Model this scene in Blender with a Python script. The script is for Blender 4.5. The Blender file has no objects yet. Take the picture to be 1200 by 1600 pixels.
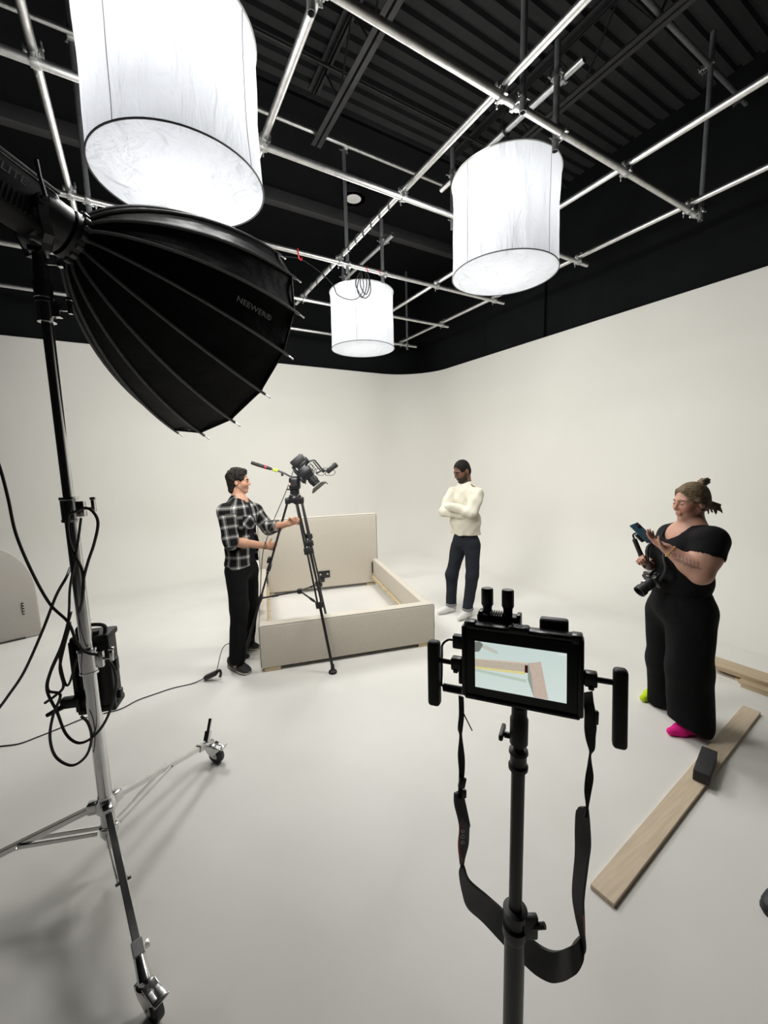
import bpy, bmesh, math, random
import numpy as np
from mathutils import Vector, Matrix
random.seed(7)
PI = math.pi
SC = bpy.context.scene
COL = SC.collection
# ------------------------------------------------------------------ camera
H = 1.82                                   # eye height of the phone in metres
FPX = 632.4                                # focal length in pixels of the 1200x1600 frame
YAW, PITCH, ROLL = (math.radians(a) for a in (30.583, 7.286, -1.339))
_f = Vector((math.sin(YAW)*math.cos(PITCH), math.cos(YAW)*math.cos(PITCH), -math.sin(PITCH)))
_r0 = Vector((math.cos(YAW), -math.sin(YAW), 0.0))
_u0 = _r0.cross(_f)
CR = math.cos(ROLL)*_r0 + math.sin(ROLL)*_u0
CU = -math.sin(ROLL)*_r0 + math.cos(ROLL)*_u0
CF = _f
cam_data = bpy.data.cameras.new('camera')
cam_data.sensor_fit = 'VERTICAL'
cam_data.sensor_height = 36.0
cam_data.lens = FPX/1600*36.0
cam_data.clip_start = 0.02
cam = bpy.data.objects.new('camera', cam_data)
COL.objects.link(cam)
cam.matrix_world = Matrix(((CR.x, CU.x, -CF.x, 0), (CR.y, CU.y, -CF.y, 0), (CR.z, CU.z, -CF.z, H), (0, 0, 0, 1)))
SC.camera = cam
# ------------------------------------------------------------------ world and exposure
world = bpy.data.worlds.new('world')
SC.world = world
world.use_nodes = True
world.node_tree.nodes['Background'].inputs[0].default_value = (0.02, 0.021, 0.024, 1)
world.node_tree.nodes['Background'].inputs[1].default_value = 0.3
SC.view_settings.view_transform = 'Standard'
SC.view_settings.look = 'None'
SC.view_settings.gamma = 1.0
SC.view_settings.use_curve_mapping = False
SC.view_settings.exposure = 0.0
SOFTBOX_WATTS = 30.0                       # light leaving the front of the softbox
LANTERN_WATTS = 91.0                       # light each lantern sends into the room
BULB_WATTS = 7.0                           # bulb glowing inside the lantern silk
LAMP_COLOR = (1.0, 0.988, 0.965)
# ------------------------------------------------------------------ pixel helpers
def ray(x, y):
    return CR*((x-600)/FPX) + CU*((800-y)/FPX) + CF
def ground(x, y, z=0.0):
    d = ray(x, y)
    return Vector((0, 0, H)) + d*((z-H)/d.z)
NV = Vector((math.sin(YAW), math.cos(YAW), 0))
def upright(x, y, base, dd=0.0, n=None):
    """point of pixel (x, y) on the upright plane through base that faces the camera, dd metres behind it"""
    n = n or NV
    d = ray(x, y)
    t = (Vector((base[0], base[1], 0)).dot(n) + dd)/d.dot(n)
    return Vector((0, 0, H)) + d*t
# ------------------------------------------------------------------ mesh helpers
OFF = {}
def frame(axis, up=(0, 0, 1)):
    a = Vector(axis).normalized(); u = Vector(up)
    if abs(a.dot(u.normalized())) > 0.98: u = Vector((1, 0, 0))
    x = u.cross(a).normalized(); y = a.cross(x)
    return x, y, a
def rotz(a):
    return Matrix.Rotation(a, 3, 'Z')
class MB:
    def __init__(self):
        self.v = []; self.f = []
    def add(self, vs, fs):
        n = len(self.v)
        self.v += [tuple(p) for p in vs]
        self.f += [tuple(i+n for i in q) for q in fs]
        return self
    def box(self, c, size, M=None, r=0.0, seg=2):
        bm = bmesh.new()
        bmesh.ops.create_cube(bm, size=1.0)
        for v in bm.verts: v.co = Vector((v.co.x*size[0], v.co.y*size[1], v.co.z*size[2]))
        if r > 0:
            bmesh.ops.bevel(bm, geom=list(bm.edges), offset=min(r, min(size)*0.49), segments=seg, profile=0.5, affect='EDGES')
        bm.verts.index_update()
        c = Vector(c)
        vs = [(M @ v.co if M else v.co) + c for v in bm.verts]
        fs = [[v.index for v in q.verts] for q in bm.faces]
        bm.free()
        return self.add(vs, fs)
    def tube(self, pts, r, n=8, cap=True, closed=False):
        pts = [Vector(p) for p in pts]
        m = len(pts)
        rr = r if isinstance(r, (list, tuple)) else [r]*m
        t0 = (pts[1]-pts[0]).normalized()
        x, y, _ = frame(t0)
        vs = []; fs = []
        for i, p in enumerate(pts):
            if closed: t = pts[(i+1) % m]-pts[i-1]
            else: t = pts[min(i+1, m-1)]-pts[max(i-1, 0)]
            t.normalize()
            x = (x - t*x.dot(t)).normalized(); y = t.cross(x)
            for k in range(n):
                a = 2*PI*k/n
                vs.append(p + (x*math.cos(a)+y*math.sin(a))*rr[i])
        for i in range(m if closed else m-1):
            j = (i+1) % m
            for k in range(n):
                k2 = (k+1) % n
                fs.append((i*n+k, i*n+k2, j*n+k2, j*n+k))
        if cap and not closed:
            fs.append(tuple(range(n))[::-1]); fs.append(tuple((m-1)*n+k for k in range(n)))
        return self.add(vs, fs)
    def cyl(self, p0, p1, r0, r1=None, n=16, cap=True):
        return self.tube([p0, p1], [r0, r0 if r1 is None else r1], n, cap)
    def lathe(self, prof, c, axis=(0, 0, 1), n=24, up=(0, 0, 1), closed=False):
        """prof: (radius, distance along axis)"""
        x, y, a = frame(axis, up); c = Vector(c)
        vs = []; fs = []; m = len(prof)
        for (r, z) in prof:
            for k in range(n):
                t = 2*PI*k/n
                vs.append(c + a*z + (x*math.cos(t)+y*math.sin(t))*max(r, 1e-5))
        for i in range(m if closed else m-1):
            j = (i+1) % m
            for k in range(n):
                k2 = (k+1) % n
                fs.append((i*n+k, i*n+k2, j*n+k2, j*n+k))
        if not closed:
            if prof[0][0] > 1e-4: fs.append(tuple(range(n))[::-1])
            if prof[-1][0] > 1e-4: fs.append(tuple((m-1)*n+k for k in range(n)))
        return self.add(vs, fs)
    def ring(self, c, axis, R, r, n=32, m=8, a0=0.0, a1=2*PI, up=(0, 0, 1)):
        x, y, a = frame(axis, up); c = Vector(c)
        full = abs(a1-a0-2*PI) < 1e-6
        cnt = n if full else n+1
        pts = [c + (x*math.cos(a0+(a1-a0)*k/n)+y*math.sin(a0+(a1-a0)*k/n))*R for k in range(cnt)]
        return self.tube(pts, r, m, True, full)
    def ell(self, c, rad, M=None, n=16, m=10):
        c = Vector(c); vs = []; fs = []
        for i in range(m+1):
            p = PI*i/m
            for k in range(n):
                t = 2*PI*k/n
                q = Vector((rad[0]*math.sin(p)*math.cos(t), rad[1]*math.sin(p)*math.sin(t), rad[2]*math.cos(p)))
                vs.append((M @ q if M else q)+c)
        for i in range(m):
            for k in range(n):
                k2 = (k+1) % n
                fs.append((i*n+k, (i+1)*n+k, (i+1)*n+k2, i*n+k2))
        return self.add(vs, fs)
    def prism(self, poly, o, ex, ey, ez, t0, t1, bev=0.0):
        """polygon in the plane (o, ex, ey), from t0 to t1 along ez; bev insets both rims"""
        o = Vector(o); n = len(poly); vs = []
        cx = sum(p[0] for p in poly)/n; cy = sum(p[1] for p in poly)/n
        def lay(t, k):
            for i, (a, b) in enumerate(poly):
                d = math.hypot(a-cx, b-cy) or 1
                s = max(0.0, 1-k/d)
                vs.append(o + ex*(cx+(a-cx)*s) + ey*(cy+(b-cy)*s) + ez*t)
        if bev > 0:
            for t, k in ((t0, bev), (t0+bev*0.3, bev*0.3), (t0+bev, 0), (t1-bev, 0), (t1-bev*0.3, bev*0.3), (t1, bev)): lay(t, k)
        else:
            lay(t0, 0); lay(t1, 0)
        L = len(vs)//n; fs = []
        for i in range(L-1):
            for k in range(n):
                k2 = (k+1) % n
                fs.append((i*n+k, i*n+k2, (i+1)*n+k2, (i+1)*n+k))
        fs.append(tuple(range(n))[::-1]); fs.append(tuple((L-1)*n+k for k in range(n)))
        return self.add(vs, fs)
    def build(self, name, mat, parent=None, at=None, angle=35, recalc=True):
        off = Vector(at) if at is not None else OFF.get(parent.name, Vector()) if parent else Vector()
        me = bpy.data.meshes.new(name)
        me.from_pydata([(a-off.x, b-off.y, c-off.z) for a, b, c in self.v], [], self.f)
        if recalc:
            bm = bmesh.new(); bm.from_mesh(me)
            bmesh.ops.recalc_face_normals(bm, faces=bm.faces)
            bm.to_mesh(me); bm.free()
        me.shade_smooth()
        if angle: me.set_sharp_from_angle(angle=math.radians(angle))
        return link(name, me, mat, parent, at)
def link(name, me, mat, parent=None, at=None):
    me.materials.clear(); me.materials.append(mat)
    o = bpy.data.objects.new(name, me)
    COL.objects.link(o)
    if parent:
        o.parent = parent; OFF[o.name] = OFF.get(parent.name, Vector())
    elif at is not None:
        o.location = at; OFF[o.name] = Vector(at)
    return o
def tag(o, label, cat, group=None):
    o['label'] = label; o['category'] = cat
    if group: o['group'] = group
    return o
def thing(name, label, cat, loc, group=None):
    o = bpy.data.objects.new(name, None)
    o.empty_display_size = 0.05
    COL.objects.link(o); o.location = loc; OFF[o.name] = Vector(loc)
    return tag(o, label, cat, group)
def struct(o, label=None):
    o['kind'] = 'structure'
    if label: o['label'] = label
    return o
def dup(root, loc, rot=None, label=None):
    r = root.copy(); COL.objects.link(r); r.location = loc
    if rot is not None: r.rotation_euler = rot
    if label: r['label'] = label
    for ch in root.children:
        c = ch.copy(); COL.objects.link(c); c.parent = r
        for g in ch.children:
            d = g.copy(); COL.objects.link(d); d.parent = c
    return r
def spline(pts, k=8):
    """Catmull-Rom through the points"""
    P = [Vector(p) for p in pts]; out = []
    Q = [P[0]*2-P[1]] + P + [P[-1]*2-P[-2]]
    for i in range(1, len(Q)-2):
        a, b, c, d = Q[i-1], Q[i], Q[i+1], Q[i+2]
        for s in range(k):
            t = s/k
            out.append(0.5*((2*b)+(c-a)*t+(2*a-5*b+4*c-d)*t*t+(3*b-a-3*c+d)*t**3))
    return out+[P[-1]]
# ------------------------------------------------------------------ materials
def mat(name, col, rough=0.5, metal=0.0, spec=0.5, noise=None, bump=None, coat=0.0, sheen=0.0, vary_rough=0.0):
    """noise=(scale, amount[, stretch]) varies the colour, bump=(scale, strength, distance[, stretch]) the relief"""
    m = bpy.data.materials.new(name); m.use_nodes = True
    nt = m.node_tree; b = nt.nodes['Principled BSDF']
    b.inputs['Base Color'].default_value = (*col, 1)
    b.inputs['Roughness'].default_value = rough
    b.inputs['Metallic'].default_value = metal
    b.inputs['Specular IOR Level'].default_value = spec
    b.inputs['Coat Weight'].default_value = coat
    b.inputs['Sheen Weight'].default_value = sheen
    def tex(scale, st):
        tc = nt.nodes.new('ShaderNodeTexCoord'); mp = nt.nodes.new('ShaderNodeMapping')
        mp.inputs['Scale'].default_value = st
        n = nt.nodes.new('ShaderNodeTexNoise'); n.inputs['Scale'].default_value = scale; n.inputs['Detail'].default_value = 4
        nt.links.new(tc.outputs['Object'], mp.inputs[0]); nt.links.new(mp.outputs[0], n.inputs['Vector'])
        return n
    if noise:
        n = tex(noise[0], noise[2] if len(noise) > 2 else (1, 1, 1))
        r = nt.nodes.new('ShaderNodeValToRGB'); a = noise[1]
        r.color_ramp.elements[0].position = 0.3; r.color_ramp.elements[1].position = 0.7
        r.color_ramp.elements[0].color = (*[c*(1-a) for c in col], 1)
        r.color_ramp.elements[1].color = (*[min(1, c*(1+a)) for c in col], 1)
        nt.links.new(n.outputs['Fac'], r.inputs[0]); nt.links.new(r.outputs[0], b.inputs['Base Color'])
        if vary_rough:
            mr = nt.nodes.new('ShaderNodeMapRange')
            mr.inputs['To Min'].default_value = rough-vary_rough; mr.inputs['To Max'].default_value = rough+vary_rough
            nt.links.new(n.outputs['Fac'], mr.inputs[0]); nt.links.new(mr.outputs[0], b.inputs['Roughness'])
    if bump:
        n = tex(bump[0], bump[3] if len(bump) > 3 else (1, 1, 1))
        bp = nt.nodes.new('ShaderNodeBump'); bp.inputs['Strength'].default_value = bump[1]; bp.inputs['Distance'].default_value = bump[2]
        nt.links.new(n.outputs['Fac'], bp.inputs['Height']); nt.links.new(bp.outputs[0], b.inputs['Normal'])
    return m
M = {}
M['cyc'] = mat('white_cyclorama_paint', (0.81, 0.795, 0.74), 0.62, spec=0.3, noise=(1.3, 0.012))
M['floor'] = mat('white_floor_paint', (0.785, 0.77, 0.722), 0.42, spec=0.35, noise=(2.2, 0.025), bump=(9, 0.05, 0.004), vary_rough=0.06)
M['blackwall'] = mat('black_wall_paint', (0.006, 0.0066, 0.0074), 0.85, spec=0.12, noise=(3, 0.15))
M['deck'] = mat('black_deck_paint', (0.024, 0.0245, 0.026), 0.65, spec=0.2, noise=(4, 0.15))
M['joist'] = mat('black_joist_paint', (0.017, 0.017, 0.018), 0.55, noise=(6, 0.2))
M['beam'] = mat('charcoal_beam_paint', (0.05, 0.05, 0.052), 0.6, noise=(5, 0.12))
M['galv'] = mat('galvanised_steel', (0.60, 0.60, 0.59), 0.40, 1.0, noise=(25, 0.10), vary_rough=0.04)
M['clamp'] = mat('cast_clamp_metal', (0.42, 0.43, 0.42), 0.42, 1.0, noise=(60, 0.2))
M['hanger'] = mat('grey_painted_pipe', (0.13, 0.135, 0.14), 0.5, 0.3, noise=(30, 0.15))
M['chrome'] = mat('chromed_steel', (0.66, 0.66, 0.66), 0.16, 1.0, noise=(25, 0.05))
M['alu'] = mat('satin_aluminium', (0.70, 0.70, 0.68), 0.36, 1.0, noise=(35, 0.06))
M['blackmetal'] = mat('black_anodised_metal', (0.014, 0.014, 0.016), 0.36, 0.0, noise=(40, 0.2))
M['blackplastic'] = mat('black_plastic', (0.012, 0.012, 0.013), 0.45, noise=(60, 0.2), bump=(300, 0.05, 0.0005))
M['blackrubber'] = mat('black_rubber', (0.010, 0.010, 0.011), 0.55, noise=(50, 0.2))
M['cable'] = mat('black_cable_jacket', (0.011, 0.011, 0.012), 0.5, noise=(80, 0.2))
M['greyplastic'] = mat('grey_plastic', (0.10, 0.10, 0.105), 0.45, noise=(40, 0.15))
M['wheel'] = mat('grey_rubber_wheel', (0.055, 0.057, 0.06), 0.6, noise=(40, 0.15))
M['red'] = mat('red_plastic', (0.55, 0.02, 0.02), 0.4, noise=(30, 0.1))
M['lime'] = mat('lime_tape', (0.62, 0.80, 0.05), 0.5, noise=(30, 0.1))
M['teal'] = mat('teal_plastic', (0.02, 0.16, 0.20), 0.4, noise=(30, 0.1))
M['ink'] = mat('grey_print', (0.12, 0.12, 0.125), 0.6, noise=(30, 0.05))
M['whiteprint'] = mat('white_print', (0.75, 0.75, 0.75), 0.5, noise=(30, 0.05))
def silk_mat():
    m = bpy.data.materials.new('white_lantern_silk'); m.use_nodes = True
    nt = m.node_tree; nt.nodes.clear()
    out = nt.nodes.new('ShaderNodeOutputMaterial')
    d = nt.nodes.new('ShaderNodeBsdfDiffuse'); t = nt.nodes.new('ShaderNodeBsdfTranslucent'); mx = nt.nodes.new('ShaderNodeMixShader')
    for n in (d, t): n.inputs['Color'].default_value = (0.91, 0.925, 0.95, 1)
    mx.inputs[0].default_value = 0.5
    tc = nt.nodes.new('ShaderNodeTexCoord'); mp = nt.nodes.new('ShaderNodeMapping')
    mp.inputs['Scale'].default_value = (1.0, 1.0, 0.22)
    ns = nt.nodes.new('ShaderNodeTexNoise'); ns.inputs['Scale'].default_value = 9; ns.inputs['Detail'].default_value = 5
    ns.inputs['Distortion'].default_value = 0.6
    bp = nt.nodes.new('ShaderNodeBump'); bp.inputs['Strength'].default_value = 1.0; bp.inputs['Distance'].default_value = 0.07
    nt.links.new(tc.outputs['Object'], mp.inputs[0]); nt.links.new(mp.outputs[0], ns.inputs['Vector'])
    nt.links.new(ns.outputs['Fac'], bp.inputs['Height'])
    for n in (d, t): nt.links.new(bp.outputs[0], n.inputs['Normal'])
    nt.links.new(d.outputs[0], mx.inputs[1]); nt.links.new(t.outputs[0], mx.inputs[2])
    nt.links.new(mx.outputs[0], out.inputs['Surface'])
    return m
M['silk'] = silk_mat()
def emit_mat(name, col, s):
    m = bpy.data.materials.new(name); m.use_nodes = True
    nt = m.node_tree; nt.nodes.clear()
    out = nt.nodes.new('ShaderNodeOutputMaterial'); e = nt.nodes.new('ShaderNodeEmission')
    e.inputs[0].default_value = (*col, 1); e.inputs[1].default_value = s
    nt.links.new(e.outputs[0], out.inputs['Surface'])
    return m
# ================================================================== the studio shell
XR, YB, WT = 5.55, 7.72, 3.66              # right wall, back wall, top edge of the white cyclorama
COVE, CORNER = 0.9, 1.0
XL, YF, ZC = -4.3, -3.6, 5.75
def quad_wall(name, pts, m):
    b = MB(); b.add(pts, [(0, 1, 2, 3)])
    return struct(b.build(name, m, angle=0, recalc=False))
floor = quad_wall('floor', [(XL, YF, 0), (XR-0.6, YF, 0), (XR-0.6, YB-0.6, 0), (XL, YB-0.6, 0)], M['floor'])
prof = [(COVE, 0.0005)]
for k in range(1, 25):
    a = PI/2*k/24
    prof.append((COVE-COVE*math.sin(a), COVE-COVE*math.cos(a)))
prof += [(0, z) for z in (1.3, 1.8, 2.4, 3.0, WT-0.02)] + [(-0.006, WT), (-0.12, WT), (-0.12, WT-0.15)]
def sweep(name, path):
    """path: functions offset -> plan point"""
    b = MB(); n = len(prof); vs = []; fs = []
    for fn in path:
        for (s, z) in prof:
            x, y = fn(s); vs.append((x, y, z))
    for i in range(len(path)-1):
        for k in range(n-1):
            fs.append((i*n+k, (i+1)*n+k, (i+1)*n+k+1, i*n+k+1))
    b.add(vs, fs)
    return struct(b.build(name, M['cyc'], angle=60, recalc=False))
cx, cy = XR-CORNER, YB-CORNER
def arc(t):
    return lambda s: (cx+(CORNER-s)*math.cos(t), cy+(CORNER-s)*math.sin(t))
back = [(lambda s, x=x: (x, YB-s)) for x in np.linspace(XL, cx, 9)] + [arc(PI/2-PI/4*k/16) for k in range(1, 17)]
right = [arc(PI/4-PI/4*k/16) for k in range(0, 17)] + [(lambda s, y=y: (XR-s, y)) for y in np.linspace(cy, YF, 12)[1:]]
wb = sweep('wall_back', back); wb['label'] = 'white curved cyclorama wall behind the bed'
wr = sweep('wall_right', right); wr['label'] = 'white curved cyclorama wall behind the standing woman'
quad_wall('wall_back_upper', [(XL, YB+0.11, WT-0.2), (XR+0.2, YB+0.11, WT-0.2), (XR+0.2, YB+0.11, ZC+0.2), (XL, YB+0.11, ZC+0.2)], M['blackwall'])
quad_wall('wall_right_upper', [(XR+0.11, YB+0.2, WT-0.2), (XR+0.11, YF, WT-0.2), (XR+0.11, YF, ZC+0.2), (XR+0.11, YB+0.2, ZC+0.2)], M['blackwall'])
quad_wall('wall_left', [(XL, YF, 0), (XL, YB+0.2, 0), (XL, YB+0.2, ZC+0.2), (XL, YF, ZC+0.2)], M['blackwall'])
quad_wall('wall_front', [(XR+0.2, YF, 0), (XL, YF, 0), (XL, YF, ZC+0.2), (XR+0.2, YF, ZC+0.2)], M['blackwall'])
# flat black panel fixed to the upper right wall
b = MB(); b.box((XR+0.08, 5.05, 4.55), (0.05, 1.25, 1.75), r=0.01); struct(b.build('trim_1', M['blackwall']))
# corrugated steel roof deck
b = MB(); vs = []; fs = []
y = YF; P = 0.152; row = 0
prf = []
while y < YB+0.2:
    prf += [(y, 0.0), (y+0.085, 0.0), (y+0.100, 0.042), (y+0.137, 0.042)]
    y += P
for (yy, dz) in prf:
    vs += [(XL, yy, ZC+dz), (XR+0.2, yy, ZC+dz)]
for i in range(len(prf)-1):
    fs.append((2*i, 2*i+2, 2*i+3, 2*i+1))
b.add(vs, fs); ceil = b.build('ceiling', M['deck'], angle=20, recalc=False); struct(ceil, 'black corrugated steel roof deck')
b = MB(); b.box((XL/2+XR/2, (4.62+YB+.1)/2, 5.73), (XR-XL+0.3, YB+.1-4.62, 0.04)); struct(b.build('trim_2', M['blackwall']), 'smooth black soffit between the roof deck and the back wall')
# open-web joists running away under the deck
ORD = ['first', 'second', 'third', 'fourth', 'fifth']
def joist(X, k):
    t = thing('roof_joist', ORD[k]+' black open-web roof joist from the right wall', 'joist', (X, 2.0, 5.2), 'roof joists')
    y0, y1, zb, zt = YF+0.05, 4.50, 5.2, 5.70
    for s in (-1, 1):
        b = MB(); b.box((X+s*0.034, (y0+y1)/2, zb+0.003), (0.044, y1-y0, 0.006)); b.box((X+s*0.014, (y0+y1)/2, zb+0.025), (0.006, y1-y0, 0.05))
        b.build('bottom_chord', M['joist'], t)
        b = MB(); b.box((X+s*0.034, (y0+y1)/2, zt+0.03), (0.05, y1-y0, 0.006)); b.box((X+s*0.014, (y0+y1)/2, zt+0.005), (0.006, y1-y0, 0.05))
        b.build('top_chord', M['joist'], t)
    y = y0; up = True; k = 0
    while y < y1-0.3:
        za, zb2 = (zb+0.03, zt) if up else (zt, zb+0.03)
        b = MB(); b.cyl((X, y, za), (X, y+0.31, zb2), 0.0095, n=6); b.build('web_rod', M['joist'], t)
        y += 0.31; up = not up
for k, X in enumerate((3.83, 1.91, -0.02, -1.95)): joist(X, k)
b = MB(); b.box((XL/2+XR/2, 6.25, 5.63), (XR-XL+0.3, 0.14, 0.17), r=0.006)
tag(b.build('roof_beam', M['beam'], at=(0, 6.25, 5.53)), 'dark grey roof beam crossing the black ceiling before the back wall', 'beam')
b = MB(); b.cyl((-3, 4.05, 5.62), (XR, 4.05, 5.62), 0.014, n=8)
tag(b.build('electrical_conduit', M['joist'], at=(0, 4.05, 5.6)), 'thin black conduit running under the roof deck', 'conduit')
# round downlight hanging from the deck
t = thing('ceiling_downlight', 'round white ceiling downlight with a black rim', 'light', (2.9, 5.55, 5.5))
b = MB(); b.lathe([(0.165, 0.0), (0.17, 0.01), (0.17, 0.10), (0.05, 0.13), (0.03, 0.25), (0.0, 0.25)], (2.9, 5.55, 5.5), n=32); b.lathe([(0.125, 0.002), (0.165, 0.0)], (2.9, 5.55, 5.5), n=32); b.build('housing', M['blackmetal'], t)
b = MB(); b.lathe([(0.0, -0.006), (0.08, -0.004), (0.124, 0.003), (0.124, 0.012), (0.0, 0.012)], (2.9, 5.55, 5.5), n=32); b.build('lens', mat('frosted_lens', (0.85, 0.85, 0.83), 0.4, noise=(20, 0.03)), t)
# ================================================================== pipe grid
PR = 0.02415
def pipe(name, p0, p1, m, label, group=None, cat='pipe', r=PR):
    p0 = Vector(p0); p1 = Vector(p1); d = (p1-p0); L = d.length
    b = MB(); b.lathe([(r, 0), (r, L), (r*0.84, L), (r*0.84, L-0.12), (r*0.84, 0.12), (r*0.84, 0)], p0, d, n=20, closed=True)
    # dark plug deep inside so the bore reads hollow
    o = b.build(name, m, at=(p0+p1)/2)
    return tag(o, label, cat, group)
ZA, ZB = 4.05, 4.10
def CROSS(j): return 'long galvanised grid pipe, '+ORD[4-j]+' crossing pipe from the back wall'
def ALONG(i): return 'long galvanised grid pipe, '+ORD[4-i]+' lengthwise pipe from the right wall'
AY = [2.03, 3.14, 4.44, 5.63, 6.88]; AE = [4.80, 4.72, 4.73, 4.68, 4.90]
BX = [-0.32, 0.94, 2.12, 3.51, 4.55]; BE = [6.98, 6.98, 5.95, 6.95, 7.08]
for j, (y, e) in enumerate(zip(AY, AE)): pipe('grid_pipe', (-2.7, y, ZA), (e, y, ZA), M['galv'], CROSS(j), 'pipes crossing the ceiling grid')
for i, (x, e) in enumerate(zip(BX, BE)): pipe('grid_pipe', (x, -1.6, ZB), (x, e, ZB), M['galv'], ALONG(i), 'pipes running along the ceiling grid')
pipe('upper_pipe', (-2.7, 4.40, 5.26), (3.60, 4.40, 5.26), M['galv'], 'high galvanised pipe above the grid, clamped below the joists over the bed', cat='pipe', r=0.021)
pipe('upper_pipe', (1.6, 2.0, 5.27), (5.5, 2.0, 5.27), M['hanger'], 'high grey pipe near the upper right wall, above the grid', cat='pipe', r=0.021)
pipe('lantern_pipe', (2.77, 1.92, 4.45), (2.77, 3.43, 4.45), M['galv'], 'short open-ended pipe that carries the lantern beside the right wall')
pipe('lantern_pipe', (2.77, 4.33, 4.45), (2.77, 5.64, 4.45), M['galv'], 'short open-ended pipe that carries the lantern over the headboard')
pipe('lantern_pipe', (0.32, 1.95, 4.45), (0.32, 3.45, 4.45), M['galv'], 'short pipe that carries the lantern above the softbox')
pipe('lantern_pipe', (0.32, 4.5, 4.45), (0.32, 5.8, 4.45), M['galv'], 'short pipe that carries the lantern behind the softbox')
HG = 'dark grey vertical hanger pipe of the ceiling grid'
hang = [(2.23, 4.47, 3.97, 5.34, 0), (4.68, 1.985, 3.97, 5.52, 0), (2.25, 1.975, 3.97, 5.72, 0), (2.715, 2.085, 3.97, 4.66, 1), (2.715, 4.495, 3.97, 4.68, 1), (2.715, 3.195, 3.97, 4.66, 1), (-0.20, 4.49, 3.93, 5.74, 0), (4.65, 6.83, 3.95, 5.38, 0), (0.94-0.05, 2.085, 3.97, 5.72, 0), (1.55, 5.585, 3.97, 4.6, 1), (2.715, 5.585, 3.97, 4.66, 1), (0.265, 2.085, 3.97, 4.66, 1), (0.265, 3.195, 3.97, 4.66, 1), (0.265, 4.495, 3.97, 4.66, 1), (0.265, 5.585, 3.97, 4.66, 1)]
WHERE = ['beside the round downlight', 'at the grid end by the upper right wall', 'with open end above the right wall lantern', 'beside the top of the right wall lantern', 'beside the lantern over the headboard', 'behind the right wall lantern', 'beyond the speed ring of the softbox', 'at the far grid corner behind the headboard lantern', 'near the lantern above the softbox', 'behind the softbox rim', 'behind the lantern over the headboard', 'before the lantern above the softbox', 'behind the lantern above the softbox', 'before the lantern behind the softbox', 'beyond the lantern behind the softbox']
for (x, y, z0, z1, k), wh in zip(hang, WHERE):
    pipe('hanger_pipe', (x, y, z0), (x, y, z1), M['hanger'], ('short' if k else 'long')+' grey hanger pipe '+wh, ('short ' if k else 'long ')+'hanger pipes', r=0.0212)
# couplers: two saddles, hinge bolts and wing nuts
def coupler(loc, d1, d2, gap, label):
    """two half couplers, one round a pipe along d1 through loc, one round a pipe along d2 through loc+gap"""
    loc = Vector(loc); gap = Vector(gap); t = thing('pipe_coupler', label, 'clamp', loc, 'pipe couplers')
    for c, d, s in ((loc, Vector(d1), 1), (loc+gap, Vector(d2), -1)):
        x, y, a = frame(d, (0, 0, 1) if abs(d.z) < 0.5 else (1, 0, 0))
        b = MB(); b.lathe([(PR+0.001, -0.021), (PR+0.0075, -0.021), (PR+0.0085, -0.012), (PR+0.0085, 0.012), (PR+0.0075, 0.021), (PR+0.001, 0.021)], c, d, n=18, closed=True)
        b.box(c+x*0.036, (0.02, 0.03, 0.03), Matrix((x, y, a)).transposed(), r=0.004)
        b.box(c-x*0.036, (0.02, 0.03, 0.03), Matrix((x, y, a)).transposed(), r=0.004)
        sd = b.build('saddle', M['clamp'], t)
        b = MB(); q = c+x*0.040*s
        b.cyl(q-y*0.045, q+y*0.062, 0.0048, n=8)
        b.cyl(q+y*0.022, q+y*0.036, 0.0105, n=6)
        b.box(q+y*0.05, (0.036, 0.012, 0.006), Matrix((a, y, x)).transposed(), r=0.002)
        b.build('bolt', M['clamp'], t)
    b = MB(); b.box(loc+gap*0.5, (0.032, 0.032, 0.03), r=0.005); b.build('swivel_block', M['clamp'], t)
    return t
X_, Y_, Z_ = (1, 0, 0), (0, 1, 0), (0, 0, 1)
def CL(i, j): return 'coupler at '+ORD[4-j]+' crossing pipe from back wall and '+ORD[4-i]+' lengthwise pipe from right wall'
first = coupler((BX[2]+0.0, AY[0], ZA), X_, Y_, (0, 0, ZB-ZA), CL(2, 0))
for i, x in enumerate(BX):
    for j, y in enumerate(AY):
        if (i, j) == (2, 0) or y > BE[i] or x > AE[j]: continue
        dup(first, (x, y, ZA), label=CL(i, j))
HL = 'coupler at foot of hanger pipe '
hv = coupler((2.23, AY[2], ZA), X_, Z_, (0, 0.03, 0), HL+WHERE[0])
for k, (x, y) in enumerate(((4.68, AY[0]), (2.25, AY[0]), (2.715, AY[0]), (2.715, AY[2]), (2.715, AY[1]), (-0.20, AY[2]), (4.65, AY[4]), (0.89, AY[0]), (1.55, AY[3]), (2.715, AY[3]), (0.265, AY[0]), (0.265, AY[1]), (0.265, AY[2]), (0.265, AY[3]))):
    dup(hv, (x, y, ZA), (0, 0, PI if y > 6 or (abs(y-AY[0]) < .01 and x in (4.68, 2.25)) else 0), label=HL+WHERE[k+1])
UL = 'coupler holding short lantern pipe to the hanger '
up2 = coupler((2.77, 2.085, 4.45), Y_, Z_, (-0.055, 0, 0), UL+WHERE[3])
for (x, y, w) in ((2.77, 3.195, 5), (2.77, 4.495, 4), (2.77, 5.585, 10), (0.32, 2.085, 11), (0.32, 3.195, 12), (0.32, 4.495, 13), (0.32, 5.585, 14)): dup(up2, (x, y, 4.45), label=UL+WHERE[w])
for p, w in (((2.23, 4.42, 5.26), 'the hanger beside the downlight'), ((-0.20, 4.44, 5.26), 'the hanger beyond the softbox'), ((4.68, 2.0, 5.27), 'the hanger at the upper right wall'), ((5.36, 2.0, 5.27), 'the upper right wall, no hanger')): dup(hv, p, label='coupler on the high upper pipe at '+w)
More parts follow.
